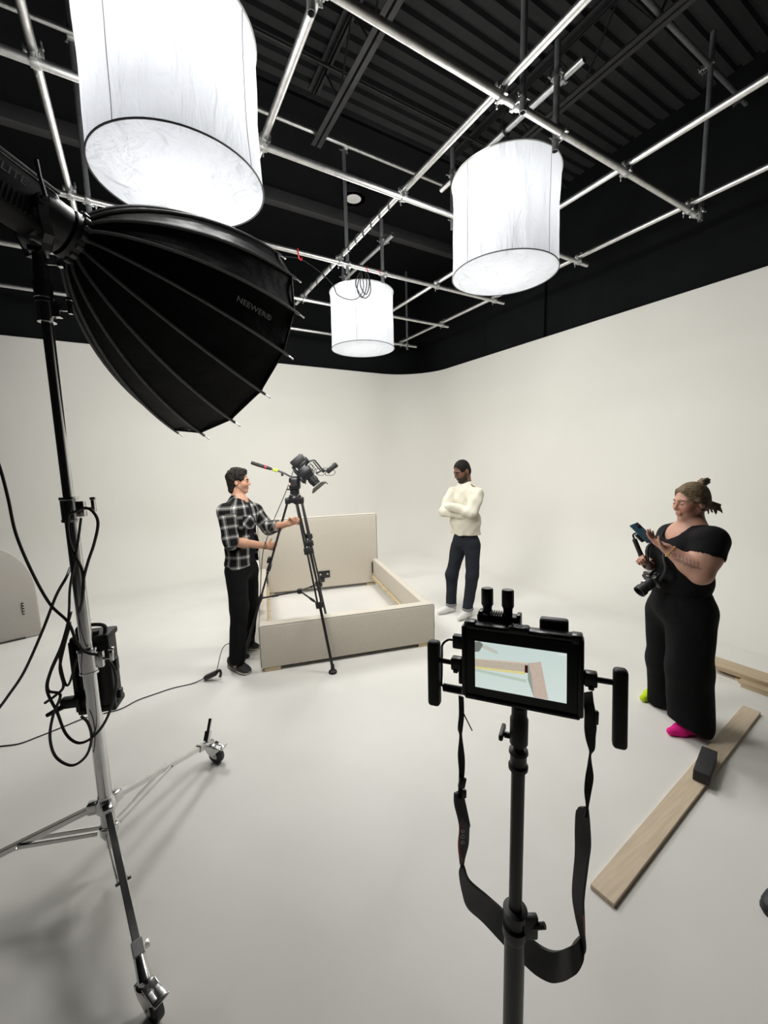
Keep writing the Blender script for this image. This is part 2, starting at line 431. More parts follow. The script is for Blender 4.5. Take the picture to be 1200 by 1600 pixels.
# ================================================================== lanterns
def lantern(x, y, label, seed, zb=3.35, zt=4.08, R=0.43, dim=1.0, bulb=1.0):
    rnd = random.Random(seed)
    t = thing('lantern_light', label, 'lantern', (x, y, zb))
    n = 72; rows = 14
    ph = [rnd.uniform(0, 6.28) for _ in range(6)]
    def rad(a, z):
        s = math.sin(PI*z)
        return R*(1-0.022*s) + s*0.0045*math.sin(13*a+ph[0]+2*z) + s*0.003*math.sin(29*a+ph[1]-3*z) + s*0.003*math.sin(7*a+ph[2]+9*z)
    b = MB(); vs = []; fs = []
    for i in range(rows+1):
        s = i/rows; z = zb+(zt-zb)*s
        for k in range(n):
            a = 2*PI*k/n; r = rad(a, s)
            vs.append((x+r*math.cos(a), y+r*math.sin(a), z))
    for i in range(rows):
        for k in range(n):
            k2 = (k+1) % n; fs.append((i*n+k, i*n+k2, (i+1)*n+k2, (i+1)*n+k))
    b.add(vs, fs); b.build('silk_skirt', M['silk'], t, angle=0)
    for nm, z, sg in (('bottom_silk', zb, -0.016), ('top_silk', zt, -0.02)):
        b = MB(); vs = [(x, y, z+sg)]; fs = []; rings = 8
        for i in range(1, rings+1):
            q = i/rings
            for k in range(n):
                a = 2*PI*k/n; r = R*q
                vs.append((x+r*math.cos(a), y+r*math.sin(a), z+sg*(1-q*q)+0.003*math.sin(9*a+ph[3])*q*(1-q)*4))
        for k in range(n): fs.append((0, 1+k, 1+(k+1) % n))
        for i in range(rings-1):
            for k in range(n):
                k2 = (k+1) % n; o = 1+i*n
                fs.append((o+k, o+n+k, o+n+k2, o+k2))
        b.add(vs, fs); b.build(nm, M['silk'], t, angle=0)
    for z, r, m in ((zb, 0.0045, 'greyplastic'), (zt, 0.007, 'alu')):
        b = MB(); b.ring((x, y, z), (0, 0, 1), R+0.002, r, 72, 8); b.build('hoop', M[m], t)
    for k in range(4):
        a = ph[4]+k*PI/2
        b = MB(); b.tube([(x+(rad(a, s)+0.001)*math.cos(a), y+(rad(a, s)+0.001)*math.sin(a), zb+(zt-zb)*s) for s in np.linspace(0, 1, 12)], 0.0016, 5)
        b.build('seam', M['greyplastic'], t)
    b = MB(); b.cyl((x, y, zt-0.10), (x, y, zt+0.10), 0.055, n=20); b.cyl((x, y, zt+0.10), (x, y, zt+0.20), 0.03, n=16); b.build('lamp_head', M['blackmetal'], t)
    b = MB(); b.tube([(x, y, zt+0.19), (x+0.01, y, zt+0.28), (x, y, 4.45-0.02)], 0.008, 8); b.ring((x, y, 4.45), (0, 1, 0), PR+0.012, 0.008, 20, 8); b.build('hanging_clamp', M['blackmetal'], t)
    for k in range(3):
        a = k*2*PI/3+ph[5]
        b = MB(); b.cyl((x+0.05*math.cos(a), y+0.05*math.sin(a), zt+0.06), (x+R*math.cos(a), y+R*math.sin(a), zt+0.004), 0.003, n=6); b.build('spoke', M['alu'], t)
    def lamp(nm, ld, loc, rot):
        o = bpy.data.objects.new(nm, ld); COL.objects.link(o); o.parent = t
        o.location = Vector(loc)-Vector((x, y, zb)); o.rotation_euler = rot
    ld = bpy.data.lights.new('bulb', 'POINT'); ld.energy = BULB_WATTS*bulb; ld.color = (1, 1, 1); ld.shadow_soft_size = 0.10
    lamp('bulb', ld, (x, y, zt-0.27), (0, 0, 0))
    # the light that leaves the silk: narrow-source spots spread over the skirt and the bottom, all facing outwards
    pos = []
    for z, off in ((0.22, 0.0), (0.62, 0.5)):
        for k in range(14):
            a = 2*PI*(k+off)/14
            pos.append(((x+(R+0.02)*math.cos(a), y+(R+0.02)*math.sin(a), zb+(zt-zb)*z), Vector((math.cos(a), math.sin(a), -0.12)), 1.0))
    for (rr_, nn_) in ((0.0, 1), (0.17, 6), (0.34, 10)):
        for k in range(nn_):
            a = 2*PI*k/nn_+rr_
            pos.append(((x+rr_*math.cos(a), y+rr_*math.sin(a), zb-0.03), Vector((0.3*rr_*math.cos(a), 0.3*rr_*math.sin(a), -1)), 0.9))
    tot = sum(p[2] for p in pos)
    ld = bpy.data.lights.new('silk_glow', 'SPOT'); ld.spot_size = math.radians(172); ld.spot_blend = 1.0; ld.shadow_soft_size = 0.0
    ld.energy = dim*LANTERN_WATTS*4/tot; ld.color = LAMP_COLOR
    for p, d, w in pos:
        lamp('silk_glow', ld, p, Vector((0, 0, -1)).rotation_difference(d.normalized()).to_euler())
    return t
lantern(0.32, 2.64, 'white silk drum lantern hanging above the black softbox', 3, bulb=1.6)
lantern(2.77, 2.60, 'white silk drum lantern hanging between the bed and the right wall', 11, bulb=1.15)
lantern(0.32, 5.15, 'white silk drum lantern hanging further back, behind the black softbox', 27, dim=0.9)
lantern(2.77, 5.15, 'white silk drum lantern over the headboard, cable loops dangling on top', 19, bulb=1.0)
# ================================================================== cables wound on the grid
def cable(name, pts, r, label, m='cable', cat='cable', k=8, n=8, at=None, group=None):
    P = spline(pts, k)
    b = MB(); b.tube(P, r, n)
    return tag(b.build(name, M[m], at=at or P[0]), label, cat, group)
g3 = [(530, 405), (548, 418), (562, 420), (575, 432)]
base3 = (2.72, 4.95)
def up3(x, y, dd=0.0): return upright(x, y, (2.58, 4.46), dd)
cable('coiled_cable', [up3(566, 418), up3(556, 440), up3(560, 455), up3(570, 466), up3(579, 455), up3(575, 428), up3(566, 420, .02), up3(563, 445, .02), up3(572, 460, .02), up3(577, 440, .02), up3(568, 419, .03), up3(558, 450, .03), up3(566, 465, .03), up3(573, 445, .03), up3(569, 418)], 0.006, 'black coiled cable loops hanging over the lantern above the headboard')
cable('sagging_cable', [up3(440, 400), up3(470, 405), up3(500, 425), up3(520, 445), up3(527, 460), up3(545, 468), up3(560, 465), up3(568, 450), up3(565, 425)], 0.005, 'thin black cable sagging from grid pipe to the lantern above the headboard')
def wound(name, x, y0, y1, z, label, turns):
    pts = [(x+0.032*math.cos(6.28*turns*s), y0+(y1-y0)*s, z+0.032*math.sin(6.28*turns*s)) for s in np.linspace(0, 1, int(turns*10))]
    cable(name, pts, 0.005, label, k=2, n=6)
wound('wound_cable', BX[2], 3.25, 4.40, ZB, 'thin black cable wound round the grid pipe beside the downlight', 7)
wound('wound_cable', BX[2], 4.52, 5.85, ZB, 'thin black cable wound round the grid pipe left of the far lantern', 6)
# red plastic hooks on the pipes
for (x, y, z, lab) in ((1.62, 4.44, ZA, 'small red hook hanging from grid pipe next to the softbox'), (2.45, 4.44, ZA, 'small red hook on the grid pipe beside the coiled cable'), (2.62, 4.44, ZA, 'small red tie holding the coiled cable on the pipe')):
    k = 1.0 if 'softbox' in lab else 0.45
    b = MB(); b.tube(spline([(x, y-0.03, z+0.02), (x, y-0.034, z-0.03*k), (x+0.012*k, y-0.03, z-0.075*k), (x+0.035*k, y-0.03, z-0.085*k), (x+0.04*k, y-0.03, z-0.06*k)], 5), 0.006*k+0.001, 6)
    tag(b.build('red_hook', M['red'], at=(x, y, z)), lab, 'hook')
# ================================================================== upholstered bed frame
def fabric(name, c1, c2, scale=260):
    m = bpy.data.materials.new(name); m.use_nodes = True
    nt = m.node_tree; p = nt.nodes['Principled BSDF']
    p.inputs['Roughness'].default_value = 0.9; p.inputs['Specular IOR Level'].default_value = 0.15
    tc = nt.nodes.new('ShaderNodeTexCoord')
    n1 = nt.nodes.new('ShaderNodeTexNoise'); n1.inputs['Scale'].default_value = scale; n1.inputs['Detail'].default_value = 3
    n2 = nt.nodes.new('ShaderNodeTexVoronoi'); n2.inputs['Scale'].default_value = scale*0.7
    mx = nt.nodes.new('ShaderNodeMath'); mx.operation = 'ADD'
    ml = nt.nodes.new('ShaderNodeMath'); ml.operation = 'MULTIPLY'; ml.inputs[1].default_value = 0.5
    r = nt.nodes.new('ShaderNodeValToRGB')
    r.color_ramp.elements[0].position = 0.35; r.color_ramp.elements[0].color = (*c1, 1)
    r.color_ramp.elements[1].position = 0.75; r.color_ramp.elements[1].color = (*c2, 1)
    bp = nt.nodes.new('ShaderNodeBump'); bp.inputs['Strength'].default_value = 0.35; bp.inputs['Distance'].default_value = 0.002
    nt.links.new(tc.outputs['Object'], n1.inputs['Vector']); nt.links.new(tc.outputs['Object'], n2.inputs['Vector'])
    nt.links.new(n2.outputs['Distance'], ml.inputs[0]); nt.links.new(n1.outputs['Fac'], mx.inputs[0]); nt.links.new(ml.outputs[0], mx.inputs[1])
    nt.links.new(mx.outputs[0], r.inputs[0]); nt.links.new(r.outputs[0], p.inputs['Base Color'])
    nt.links.new(mx.outputs[0], bp.inputs['Height']); nt.links.new(bp.outputs[0], p.inputs['Normal'])
    return m
M['bedcloth'] = fabric('oatmeal_boucle', (0.455, 0.415, 0.345), (0.655, 0.605, 0.515))
M['piping'] = mat('taupe_piping', (0.16, 0.15, 0.135), 0.85, noise=(80, 0.1))
M['pine'] = mat('pale_pine', (0.66, 0.53, 0.33), 0.6, noise=(14, 0.14, (1, 1, 8)))
M['underdark'] = mat('dark_bottom_brown', (0.05, 0.047, 0.042), 0.9, noise=(30, 0.1))  # dark tone, on the bed it paints the shade below the boards
FL, FR = ground(408, 1052), ground(680, 1008)
bx = (FR-FL); BW = bx.length; bx.normalize()
by = Vector((-bx.y, bx.x, 0))
BLEN = 2.10
bed = thing('bed_frame', 'oatmeal upholstered bed frame without slats or mattress', 'bed', FL)
BM3 = Matrix((bx, by, Vector((0, 0, 1)))).transposed()
def bp_(a, b_, z): return FL + bx*a + by*b_ + Vector((0, 0, z))
FT, FH = 0.115, 0.425
def board(name, a0, a1, b0, b1, z0, z1, r=0.022, parent=None, m='bedcloth'):
    b = MB(); b.box(bp_((a0+a1)/2, (b0+b1)/2, (z0+z1)/2), (a1-a0, b1-b0, z1-z0), BM3, r=r, seg=4)
    return b.build(name, M[m], parent or bed, angle=50)
fb = board('footboard', 0, BW, 0, FT, 0.032, FH)
hb = board('headboard', -0.01, BW+0.01, BLEN, BLEN+0.12, 0.035, 1.06, r=0.03)
def pip(parent, a0, a1, b, z0, z1, r, q=0.02):
    pts = [(a0, z0), (a0, z1-q), (a0+q*0.3, z1-q*0.3), (a0+q, z1), (a1-q, z1), (a1-q*0.3, z1-q*0.3), (a1, z1-q), (a1, z0)]
    mb = MB(); mb.tube([bp_(x, b, z) for x, z in pts], r, 6); mb.build('piping', M['piping'], parent)
pip(fb, 0.006, BW-0.006, 0.006, 0.05, FH-0.006, 0.0024)
pip(hb, -0.003, BW+0.003, BLEN+0.007, 0.06, 1.053, 0.0024, 0.03)
for a0 in (0.0, BW-0.075):
    rl = board('side_rail', a0, a0+0.075, FT, BLEN, 0.10, 0.40, r=0.016)
    s = 1 if a0 == 0 else -1; xa = a0+0.075 if s > 0 else a0-0.026
    led = board('ledger_strip', xa, xa+0.026, FT+0.05, BLEN-0.03, 0.115, 0.155, r=0.003, parent=rl, m='pine')
    for k in range(9):
        b = MB(); c = bp_(xa+(0.026 if s > 0 else 0), FT+0.2+k*0.21, 0.135); b.cyl(c-bx*0.002, c+bx*s*0.003, 0.007, n=8); b.build('screw', M['piping'], rl)
    b = MB(); x0 = a0+0.075+0.006 if s > 0 else a0-0.006
    b.box(bp_(x0, BLEN-0.02, 0.27), (0.014, 0.03, 0.16), BM3, r=0.002)
    br = b.build('corner_bracket', M['blackmetal'], bed)
    for k in range(4):
        b = MB(); b.box(bp_(x0+s*0.008, BLEN-0.021, 0.215+k*0.036), (0.006, 0.018, 0.016), BM3, r=0.001); b.build('hook_slot', M['greyplastic'], br)
b = MB(); b.box(bp_(BW*0.52, BLEN-0.006, 0.235), (0.17, 0.012, 0.10), BM3, r=0.003); b.box(bp_(BW*0.52-0.04, BLEN-0.012, 0.16), (0.09, 0.02, 0.06), BM3, r=0.003)
br = b.build('centre_bracket', M['blackmetal'], bed)
for sx in (-0.05, 0.05):
    b = MB(); b.cyl(bp_(BW*0.52+sx, BLEN-0.012, 0.24), bp_(BW*0.52+sx, BLEN-0.016, 0.24), 0.012, n=12); b.build('bolt_hole', M['bedcloth'], br)
for a in (0.03, BW-0.17):
    for bb in (0.0, BLEN+0.005):
        b = MB(); b.box(bp_(a+0.07, bb+0.055, 0.018), (0.14, 0.09, 0.036), BM3, r=0.004); b.build('foot', M['pine'], bed)
board('gap_shade_sheet', 0.05, BW-0.05, 0.015, FT-0.015, 0.022, 0.034, r=0.002, m='underdark')  # dark sheet standing in for the shadow gap under the footboard
board('gap_shade_sheet', 0.05, BW-0.05, BLEN+0.015, BLEN+0.10, 0.024, 0.037, r=0.002, m='underdark')  # same painted shade in the gap under the headboard
b = MB(); b.box(bp_(BW+0.001, 0.02, 0.20), (0.002, 0.012, 0.045), BM3); b.build('sewn_tag', M['piping'], bed)
# ================================================================== arched headboard standing at the left
M['archcloth'] = fabric('greige_linen', (0.36, 0.335, 0.30), (0.42, 0.395, 0.36), 400)
A1 = ground(66, 992); A0 = ground(0, 1007)
ax = (A0-A1).normalized(); ay = Vector((ax.y, -ax.x, 0))
if ay.y < 0: ay = -ay
arch = thing('arched_headboard', 'greige arched upholstered headboard standing upright before the back wall', 'headboard', A1)
AWD, ATOP, ASTR = 1.62, 1.13, 0.46
poly = [(0, 0.0), (0, ASTR)]
for k in range(1, 48):
    t = PI*k/48
    poly.append((AWD/2-AWD/2*math.copysign(abs(math.cos(t))**0.8, math.cos(t)), ASTR+(ATOP-ASTR)*math.sin(t)**0.8))
poly += [(AWD, ASTR), (AWD, 0.0)]
b = MB(); b.prism(poly, A1+Vector((0, 0, 0.004)), ax, Vector((0, 0, 1)), ay, 0, 0.10, 0.016); b.build('padded_panel', M['archcloth'], arch, angle=40)
M['palepip'] = mat('pale_piping', (0.62, 0.60, 0.56), 0.8, noise=(60, 0.05))
b = MB(); b.tube([A1+ax*(p[0]*0.996+0.003)+ay*0.008+Vector((0, 0, p[1]*0.996)) for p in poly[1:-1]], 0.004, 6); b.build('piping', M['palepip'], arch)
b = MB(); b.box(A1+ax*0.125+ay*(-0.003)+Vector((0, 0, 0.335)), (0.02, 0.008, 0.13), Matrix((ax, ay, Vector((0, 0, 1)))).transposed(), r=0.002); sb = b.build('slot_bracket', M['blackmetal'], arch)
for k in range(4):
    b = MB(); b.box(A1+ax*0.122+ay*(-0.008)+Vector((0, 0, 0.29+k*0.03)), (0.012, 0.004, 0.014), Matrix((ax, ay, Vector((0, 0, 1)))).transposed()); b.build('slot', M['alu'], sb)
b = MB(); b.box(A1+ax*(0.125+0.7)+ay*(-0.004)+Vector((0, 0, 0.012)), (1.38, 0.006, 0.018), Matrix((ax, ay, Vector((0, 0, 1)))).transposed()); b.build('bottom_strip', M['underdark'], arch)
# ================================================================== planks and block
M['plank'] = mat('pale_birch', (0.66, 0.535, 0.385), 0.55, noise=(5, 0.10, (1, 14, 14)))
M['plank2'] = mat('pine_board', (0.52, 0.41, 0.27), 0.6, noise=(5, 0.13, (14, 1, 14)))
pa, pb_, pc = ground(922, 1388), ground(956, 1418), ground(1160, 1106)
px_ = (pc-pa); PLN = px_.length; px_.normalize(); py_ = Vector((px_.y, -px_.x, 0))
PW = 0.098
b = MB(); PM = Matrix((px_, py_, Vector((0, 0, 1)))).transposed()
b.box(pa+px_*(PLN/2)+py_*(PW/2)+Vector((0, 0, 0.011)), (PLN, PW, 0.020), PM, r=0.0015, seg=1)
tag(b.build('wooden_plank', M['plank'], at=pa+px_*(PLN/2)+py_*(PW/2)), 'long pale wooden slat lying alone on the floor under the black block', 'plank')
# dark block on the slat
t0 = ground(1096, 1207, 0.085); t1 = ground(1109, 1169, 0.085)
kd = (t1-t0).normalized(); ks = Vector((kd.y, -kd.x, 0)); KM = Matrix((kd, ks, Vector((0, 0, 1)))).transposed()
kc = (t0+t1)/2; kl = (t1-t0).length
blk = thing('black_block', 'dark grey rectangular block resting across the pale wooden slat', 'block', (kc.x, kc.y, 0.0215))
b = MB(); b.box((kc.x, kc.y, 0.0215+0.031), (kl, 0.074, 0.062), KM, r=0.004); b.build('body', mat('charcoal_foam', (0.028, 0.028, 0.029), 0.75, noise=(50, 0.2), bump=(200, 0.2, 0.001)), blk)
b = MB(); b.box((kc.x-kd.x*kl*.5, kc.y-kd.y*kl*.5, 0.0215+0.031), (0.004, 0.066, 0.054), KM, r=0.001); b.build('end_cap', M['blackplastic'], blk)
# stack of pine boards at the wall
s0 = ground(1110, 1050); sd = (ground(1200, 1082)-s0).normalized(); sn = Vector((-sd.y, sd.x, 0))
if sn.x < 0: sn = -sn
SM = Matrix((sd, sn, Vector((0, 0, 1)))).transposed()
lay = [(0.16, 0.02, 0.0, 1.5, 0.10, 0), (0.22, -0.06, 0.0, 1.5, 0.09, 1), (0.02, 0.10, 0.0, 1.6, 0.09, 2), (0.20, -0.055, 0.021, 1.5, 0.09, 3), (0.04, 0.06, 0.021, 1.6, 0.10, 4), (-0.01, 0.04, 0.042, 1.55, 0.16, 5), (-0.03, 0.045, 0.063, 1.6, 0.17, 6)]
names = ['short thin pine board on the floor inside the pile beside the woman', 'thin pine board at the near edge of the pile beside the woman', 'pine board on the floor at the far edge of the pile', 'pine board lying second at the near edge of the pile', 'pine board second layer at the far side of the pile', 'wide pine board right below the top board of the pile', 'wide pale pine board on top of the pile beside the woman']
for (st, off, z, L, w, i) in lay:
    c = s0+sd*(st+L/2)+sn*(off+0.03)+Vector((0, 0, z+0.0105))
    b = MB(); b.box(c, (L, w, 0.0195), SM @ rotz(math.radians((i*37 % 5)-2)*0.25), r=0.0012, seg=1)
    tag(b.build('pine_board', M['plank2'], at=c-Vector((0, 0, 0.01))), names[i], 'board')
# shoe whose toe enters the frame
sp = ground(1202, 1430)
sh = thing('shoe', 'dark navy shoe lying on the white floor with its toe in view', 'shoe', sp)
sx = Vector((0.97, -0.24, 0)).normalized(); sy = Vector((-sx.y, sx.x, 0))
def shoe_mesh(parent, toe, dirv, L=0.28, W=0.098, Hh=0.10, mu='blackrubber', ms='blackrubber', low=True):
    """toe: tip on the ground, dirv: from toe to heel"""
    d = Vector(dirv).normalized(); s = Vector((-d.y, d.x, 0)); b = MB(); u = MB(); n = 20
    sec = [(0.0, 0.30, 0.35), (0.03, 0.62, 0.46), (0.1, 0.86, 0.56), (0.22, 1.0, 0.68), (0.36, 1.0, 0.82), (0.5, 0.88, 0.98), (0.64, 0.78, 1.05), (0.8, 0.76, 1.05), (0.93, 0.7, 1.08), (1.0, 0.45, 0.98)]
    def ringset(mb, zf, k0, kw):
        vs = []; fs = []
        for (t, w, hh) in sec:
            for k in range(n):
                a = 2*PI*k/n
                y = math.cos(a)*W/2*w*kw; z = (0.5+0.5*math.sin(a))
                z0, z1 = zf(hh)
                vs.append(Vector(toe)+d*(t*L*1.0)+s*y+Vector((0, 0, z0+(z1-z0)*z)))
        for i in range(len(sec)-1):
            for k in range(n):
                k2 = (k+1) % n; fs.append((i*n+k, i*n+k2, (i+1)*n+k2, (i+1)*n+k))
        fs.append(tuple(range(n))[::-1]); fs.append(tuple((len(sec)-1)*n+k for k in range(n)))
        mb.add(vs, fs)
    ringset(b, lambda hh: (0.0, 0.028), 0, 1.0); ringset(u, lambda hh: (0.014, hh*Hh), 0, 0.93)
    so = b.build('sole', M[ms], parent, angle=60); up = u.build('upper', M[mu], parent, angle=60)
    return so, up
M['navy'] = mat('dark_navy_leather', (0.016, 0.017, 0.024), 0.5, noise=(40, 0.2))
so_, up_ = shoe_mesh(sh, sp-sx*0.015, sx, mu='navy')
b = MB(); vs = []; t0_ = sp-sx*0.015
b.tube([t0_+sx*(0.205+0.058*math.cos(a))+sy*(0.031*math.sin(a))+Vector((0, 0, 0.101+0.004*math.cos(2*a))) for a in np.linspace(0, 2*PI, 24, endpoint=False)], 0.007, 8, closed=True); b.build('ankle_collar', M['navy'], sh)
b = MB(); b.lathe([(0.0, 0.0), (0.031, 0.0), (0.031, 0.003), (0.0, 0.003)], Vector(), n=24); b.v = [tuple(t0_+sx*(0.205+v[0]*1.75)+sy*v[1]+Vector((0, 0, 0.099+v[2]))) for v in b.v]; b.build('insole', M['blackrubber'], sh)
for k in range(4):
    c = t0_+sx*(0.085+0.02*k)+Vector((0, 0, 0.068+0.009*k))
    b = MB(); b.tube([c-sy*0.026+Vector((0, 0, -0.008)), c+Vector((0, 0, 0.007)), c+sy*0.026+Vector((0, 0, -0.008))], 0.0028, 6); b.build('lace', M['blackrubber'], sh)
# ================================================================== roller stand with softbox light
C0 = Vector((-0.264, 2.05, 0))
ST = thing('light_stand', 'chrome roller stand on casters holding the softbox light', 'light stand', C0)
def zc(z): return C0+Vector((0, 0, z))
for (z0, z1, r) in ((0.17, 1.02, 0.0275), (0.98, 1.70, 0.0235), (1.62, 2.47, 0.0190)):
    b = MB(); b.cyl(zc(z0), zc(z1), r, n=24); b.build('column_section', M['chrome'], ST)
def collar(z, R, h, ang):
    b = MB(); b.lathe([(R-0.006, 0), (R+0.006, 0.002), (R+0.007, 0.012), (R+0.004, 0.014), (R+0.004, h-0.014), (R+0.007, h-0.012), (R+0.006, h-0.002), (R-0.006, h)], zc(z), n=28)
    d = Vector((math.cos(ang), math.sin(ang), 0))
    b.box(zc(z+h*0.5)+d*(R+0.014), (0.03, 0.026, h*0.6), rotz(ang), r=0.004)
    c = b.build('collar', M['chrome'], ST)
    b = MB(); p = zc(z+h*0.5)+d*(R+0.03)
    b.cyl(p, p+d*0.022, 0.006, n=10); s = Vector((-d.y, d.x, 0))
    b.box(p+d*0.03+Vector((0, 0, h*0.1)), (0.014, 0.016, 0.05), rotz(ang), r=0.003)
    b.box(p+d*0.03+Vector((0, 0, h*0.1+0.03)), (0.02, 0.02, 0.012), rotz(ang+0.2), r=0.003)
    b.build('lock_knob', M['chrome'], c)
    return c
KA = -0.35
collar(0.95, 0.031, 0.115, KA); collar(1.60, 0.027, 0.105, KA); collar(2.37, 0.024, 0.10, KA)
# top receiver and spigot
b = MB(); b.lathe([(0.026, 0), (0.030, 0.004), (0.030, 0.075), (0.024, 0.08), (0.024, 0.13), (0.012, 0.135), (0.012, 0.17)], zc(2.44), n=24); b.build('receiver', M['blackmetal'], ST)
# hub and legs
b = MB(); b.lathe([(0.028, 0), (0.040, 0.004), (0.040, 0.042), (0.030, 0.06), (0.028, 0.075)], zc(0.30), n=24); b.build('upper_hub', M['chrome'], ST)
b = MB(); b.lathe([(0.026, 0), (0.036, 0.004), (0.036, 0.04), (0.027, 0.045)], zc(0.185), n=24); b.cyl(zc(0.12), zc(0.19), 0.018, n=16); b.build('lower_hub', M['chrome'], ST)
SWV = [ground(330, 1166, 0.10), ground(226, 1532, 0.12)]
SWV.append(C0*3-SWV[0]-SWV[1])
for p in SWV: p.z = 0
TRAIL = [(ground(350, 1172)-ground(330, 1168)).normalized(), (ground(262, 1600)-ground(226, 1560)).normalized(), Vector((-0.9, 0.4, 0)).normalized()]
def bar(b, p0, p1, w, h):
    d = p1-p0; x, y, a = frame(d)
    b.box((p0+p1)/2, (w, h, d.length), Matrix((x, y, a)).transposed(), r=0.002, seg=1)
for i, w in enumerate(SWV):
    d = (w-C0); d.z = 0; R = d.length; d.normalize(); s = Vector((-d.y, d.x, 0))
    hubp = C0+d*0.045+Vector((0, 0, 0.325)); endp = C0+d*(R-0.035)+Vector((0, 0, 0.140)); ld_ = (endp-hubp).normalized()
    b = MB(); bar(b, hubp, endp, 0.025, 0.025)
    leg = b.build('leg', M['chrome'], ST)
    m = hubp.lerp(endp, 0.52)
    for k in (-1, 1):
        b = MB(); bar(b, C0+d*0.04+s*0.016*k+Vector((0, 0, 0.205)), m+s*0.017*k, 0.006, 0.02); b.build('brace', M['alu'], leg)
    b = MB(); b.cyl(m-s*0.026, m+s*0.026, 0.006, n=8); b.build('pivot_bolt', M['chrome'], leg)
    b = MB(); b.box(hubp-ld_*0.0, (0.05, 0.04, 0.05), rotz(math.atan2(d.y, d.x)), r=0.006); b.build('hinge_block', M['chrome'], leg)
    # clamp round the end of the leg, then the stem of the caster
    b = MB(); bar(b, endp-ld_*0.075, endp-ld_*0.025, 0.036, 0.037)
    b.box(endp-ld_*0.05+s*0.026, (0.02, 0.018, 0.02), rotz(math.atan2(d.y, d.x)), r=0.003)
    b.build('leg_clamp', M['alu'], leg)
    b = MB(); b.tube([endp-ld_*0.03, endp+ld_*0.005, w+Vector((0, 0, 0.125)), w+Vector((0, 0, 0.10))], [0.0175, 0.019, 0.021, 0.019], 16)
    b.lathe([(0.024, 0.0), (0.027, 0.004), (0.027, 0.012), (0.022, 0.016)], w+Vector((0, 0, 0.098)), n=20); b.build('caster_stem', M['chrome'], leg)
    e0 = TRAIL[i]; cs = Vector((-e0.y, e0.x, 0)); ax_ = w+e0*0.034+Vector((0, 0, 0.049))
    b = MB(); b.lathe([(0.0, -0.0125), (0.030, -0.0125), (0.032, -0.009), (0.0475, -0.012), (0.049, -0.008), (0.049, 0.008), (0.0475, 0.012), (0.032, 0.009), (0.030, 0.0125), (0.0, 0.0125)], ax_, cs, n=32)
    b.build('wheel', M['wheel'], leg)
    b = MB()
    for k in (-1, 1):
        poly = [(-0.012, -0.014), (0.012, -0.014), (0.016, 0.0), (0.008, 0.022), (0.034, 0.044), (0.034, 0.052), (-0.066, 0.052), (-0.066, 0.038), (-0.05, 0.012)]
        b.prism(poly, ax_+cs*0.0185*k, e0, Vector((0, 0, 1)), cs, -0.0016, 0.0016)
    b.box(ax_-e0*0.016+Vector((0, 0, 0.052)), (0.10, 0.040, 0.004), Matrix((e0, cs, Vector((0, 0, 1)))).transposed(), r=0.001)
    b.cyl(ax_-cs*0.024, ax_+cs*0.024, 0.0065, n=10)
    b.build('fork', M['alu'], leg)
    o = ax_+e0*0.020+Vector((0, 0, 0.064)); PMt = Matrix((e0, cs, Vector((0, 0, 1)))).transposed()
    b = MB(); b.box(o, (0.075, 0.044, 0.007), PMt @ Matrix.Rotation(0.28, 3, 'Y'), r=0.002)
    b.box(o+e0*0.038+Vector((0, 0, -0.004)), (0.007, 0.046, 0.024), PMt @ Matrix.Rotation(0.5, 3, 'Y'), r=0.002)
    bp = b.build('brake_pedal', M['chrome'], leg)
    for k in (-0.011, 0.011):
        b = MB(); b.box(o+e0*0.008+cs*k+Vector((0, 0, 0.003)), (0.03, 0.013, 0.004), PMt @ Matrix.Rotation(0.28, 3, 'Y'), r=0.001); b.build('tread_pad', M['alu'], bp)
    if i == 0:
        b = MB(); p0 = endp+Vector((0, 0, 0.02)); p1 = p0+Vector((0, 0, 0.115))+d*0.05
        bar(b, p0, p0.lerp(p1, 0.45), 0.032, 0.026); bar(b, p0.lerp(p1, 0.4), p1, 0.020, 0.014); b.build('lock_lever', M['chrome'], leg)
# -------------------------------------------------- softbox
SP = Vector((0, 0, H))+ray(115.3, 373.5)*1.62
az, el = math.radians(31.9), math.radians(-18.1)
SA = Vector((math.cos(el)*math.cos(az), math.cos(el)*math.sin(az), math.sin(el)))
E1 = SA.cross(Vector((0, 0, 1))).normalized(); E2 = E1.cross(SA)
SL, SR, PH = 0.70, 0.555, math.radians(27)
SB = thing('softbox', 'black deep parabolic softbox seen from behind, pale ribs and printed lettering', 'softbox', SP)
M['sbox'] = mat('black_softbox_nylon', (0.004, 0.004, 0.0046), 0.6, spec=0.2, noise=(30, 0.2), bump=(7, 0.5, 0.03))
M['rib'] = mat('grey_rib_webbing', (0.13, 0.133, 0.136), 0.6, noise=(60, 0.15))
M['silver'] = mat('silver_lining', (0.75, 0.75, 0.76), 0.4, 0.8, noise=(20, 0.05))
def sprof(s):                              # radius and depth along a rib
    a = s*PI*0.5
    r = 0.075+(SR-0.075)*(0.42*s+0.58*math.sin(a)**0.9 if s > 0 else 0)
    return r, SL*(s**1.32)
def spt(t, s, dr=0.0):
    r, z = sprof(s); r += dr
    return SP+SA*z+(E1*math.cos(t)+E2*math.sin(t))*r
NR = 16
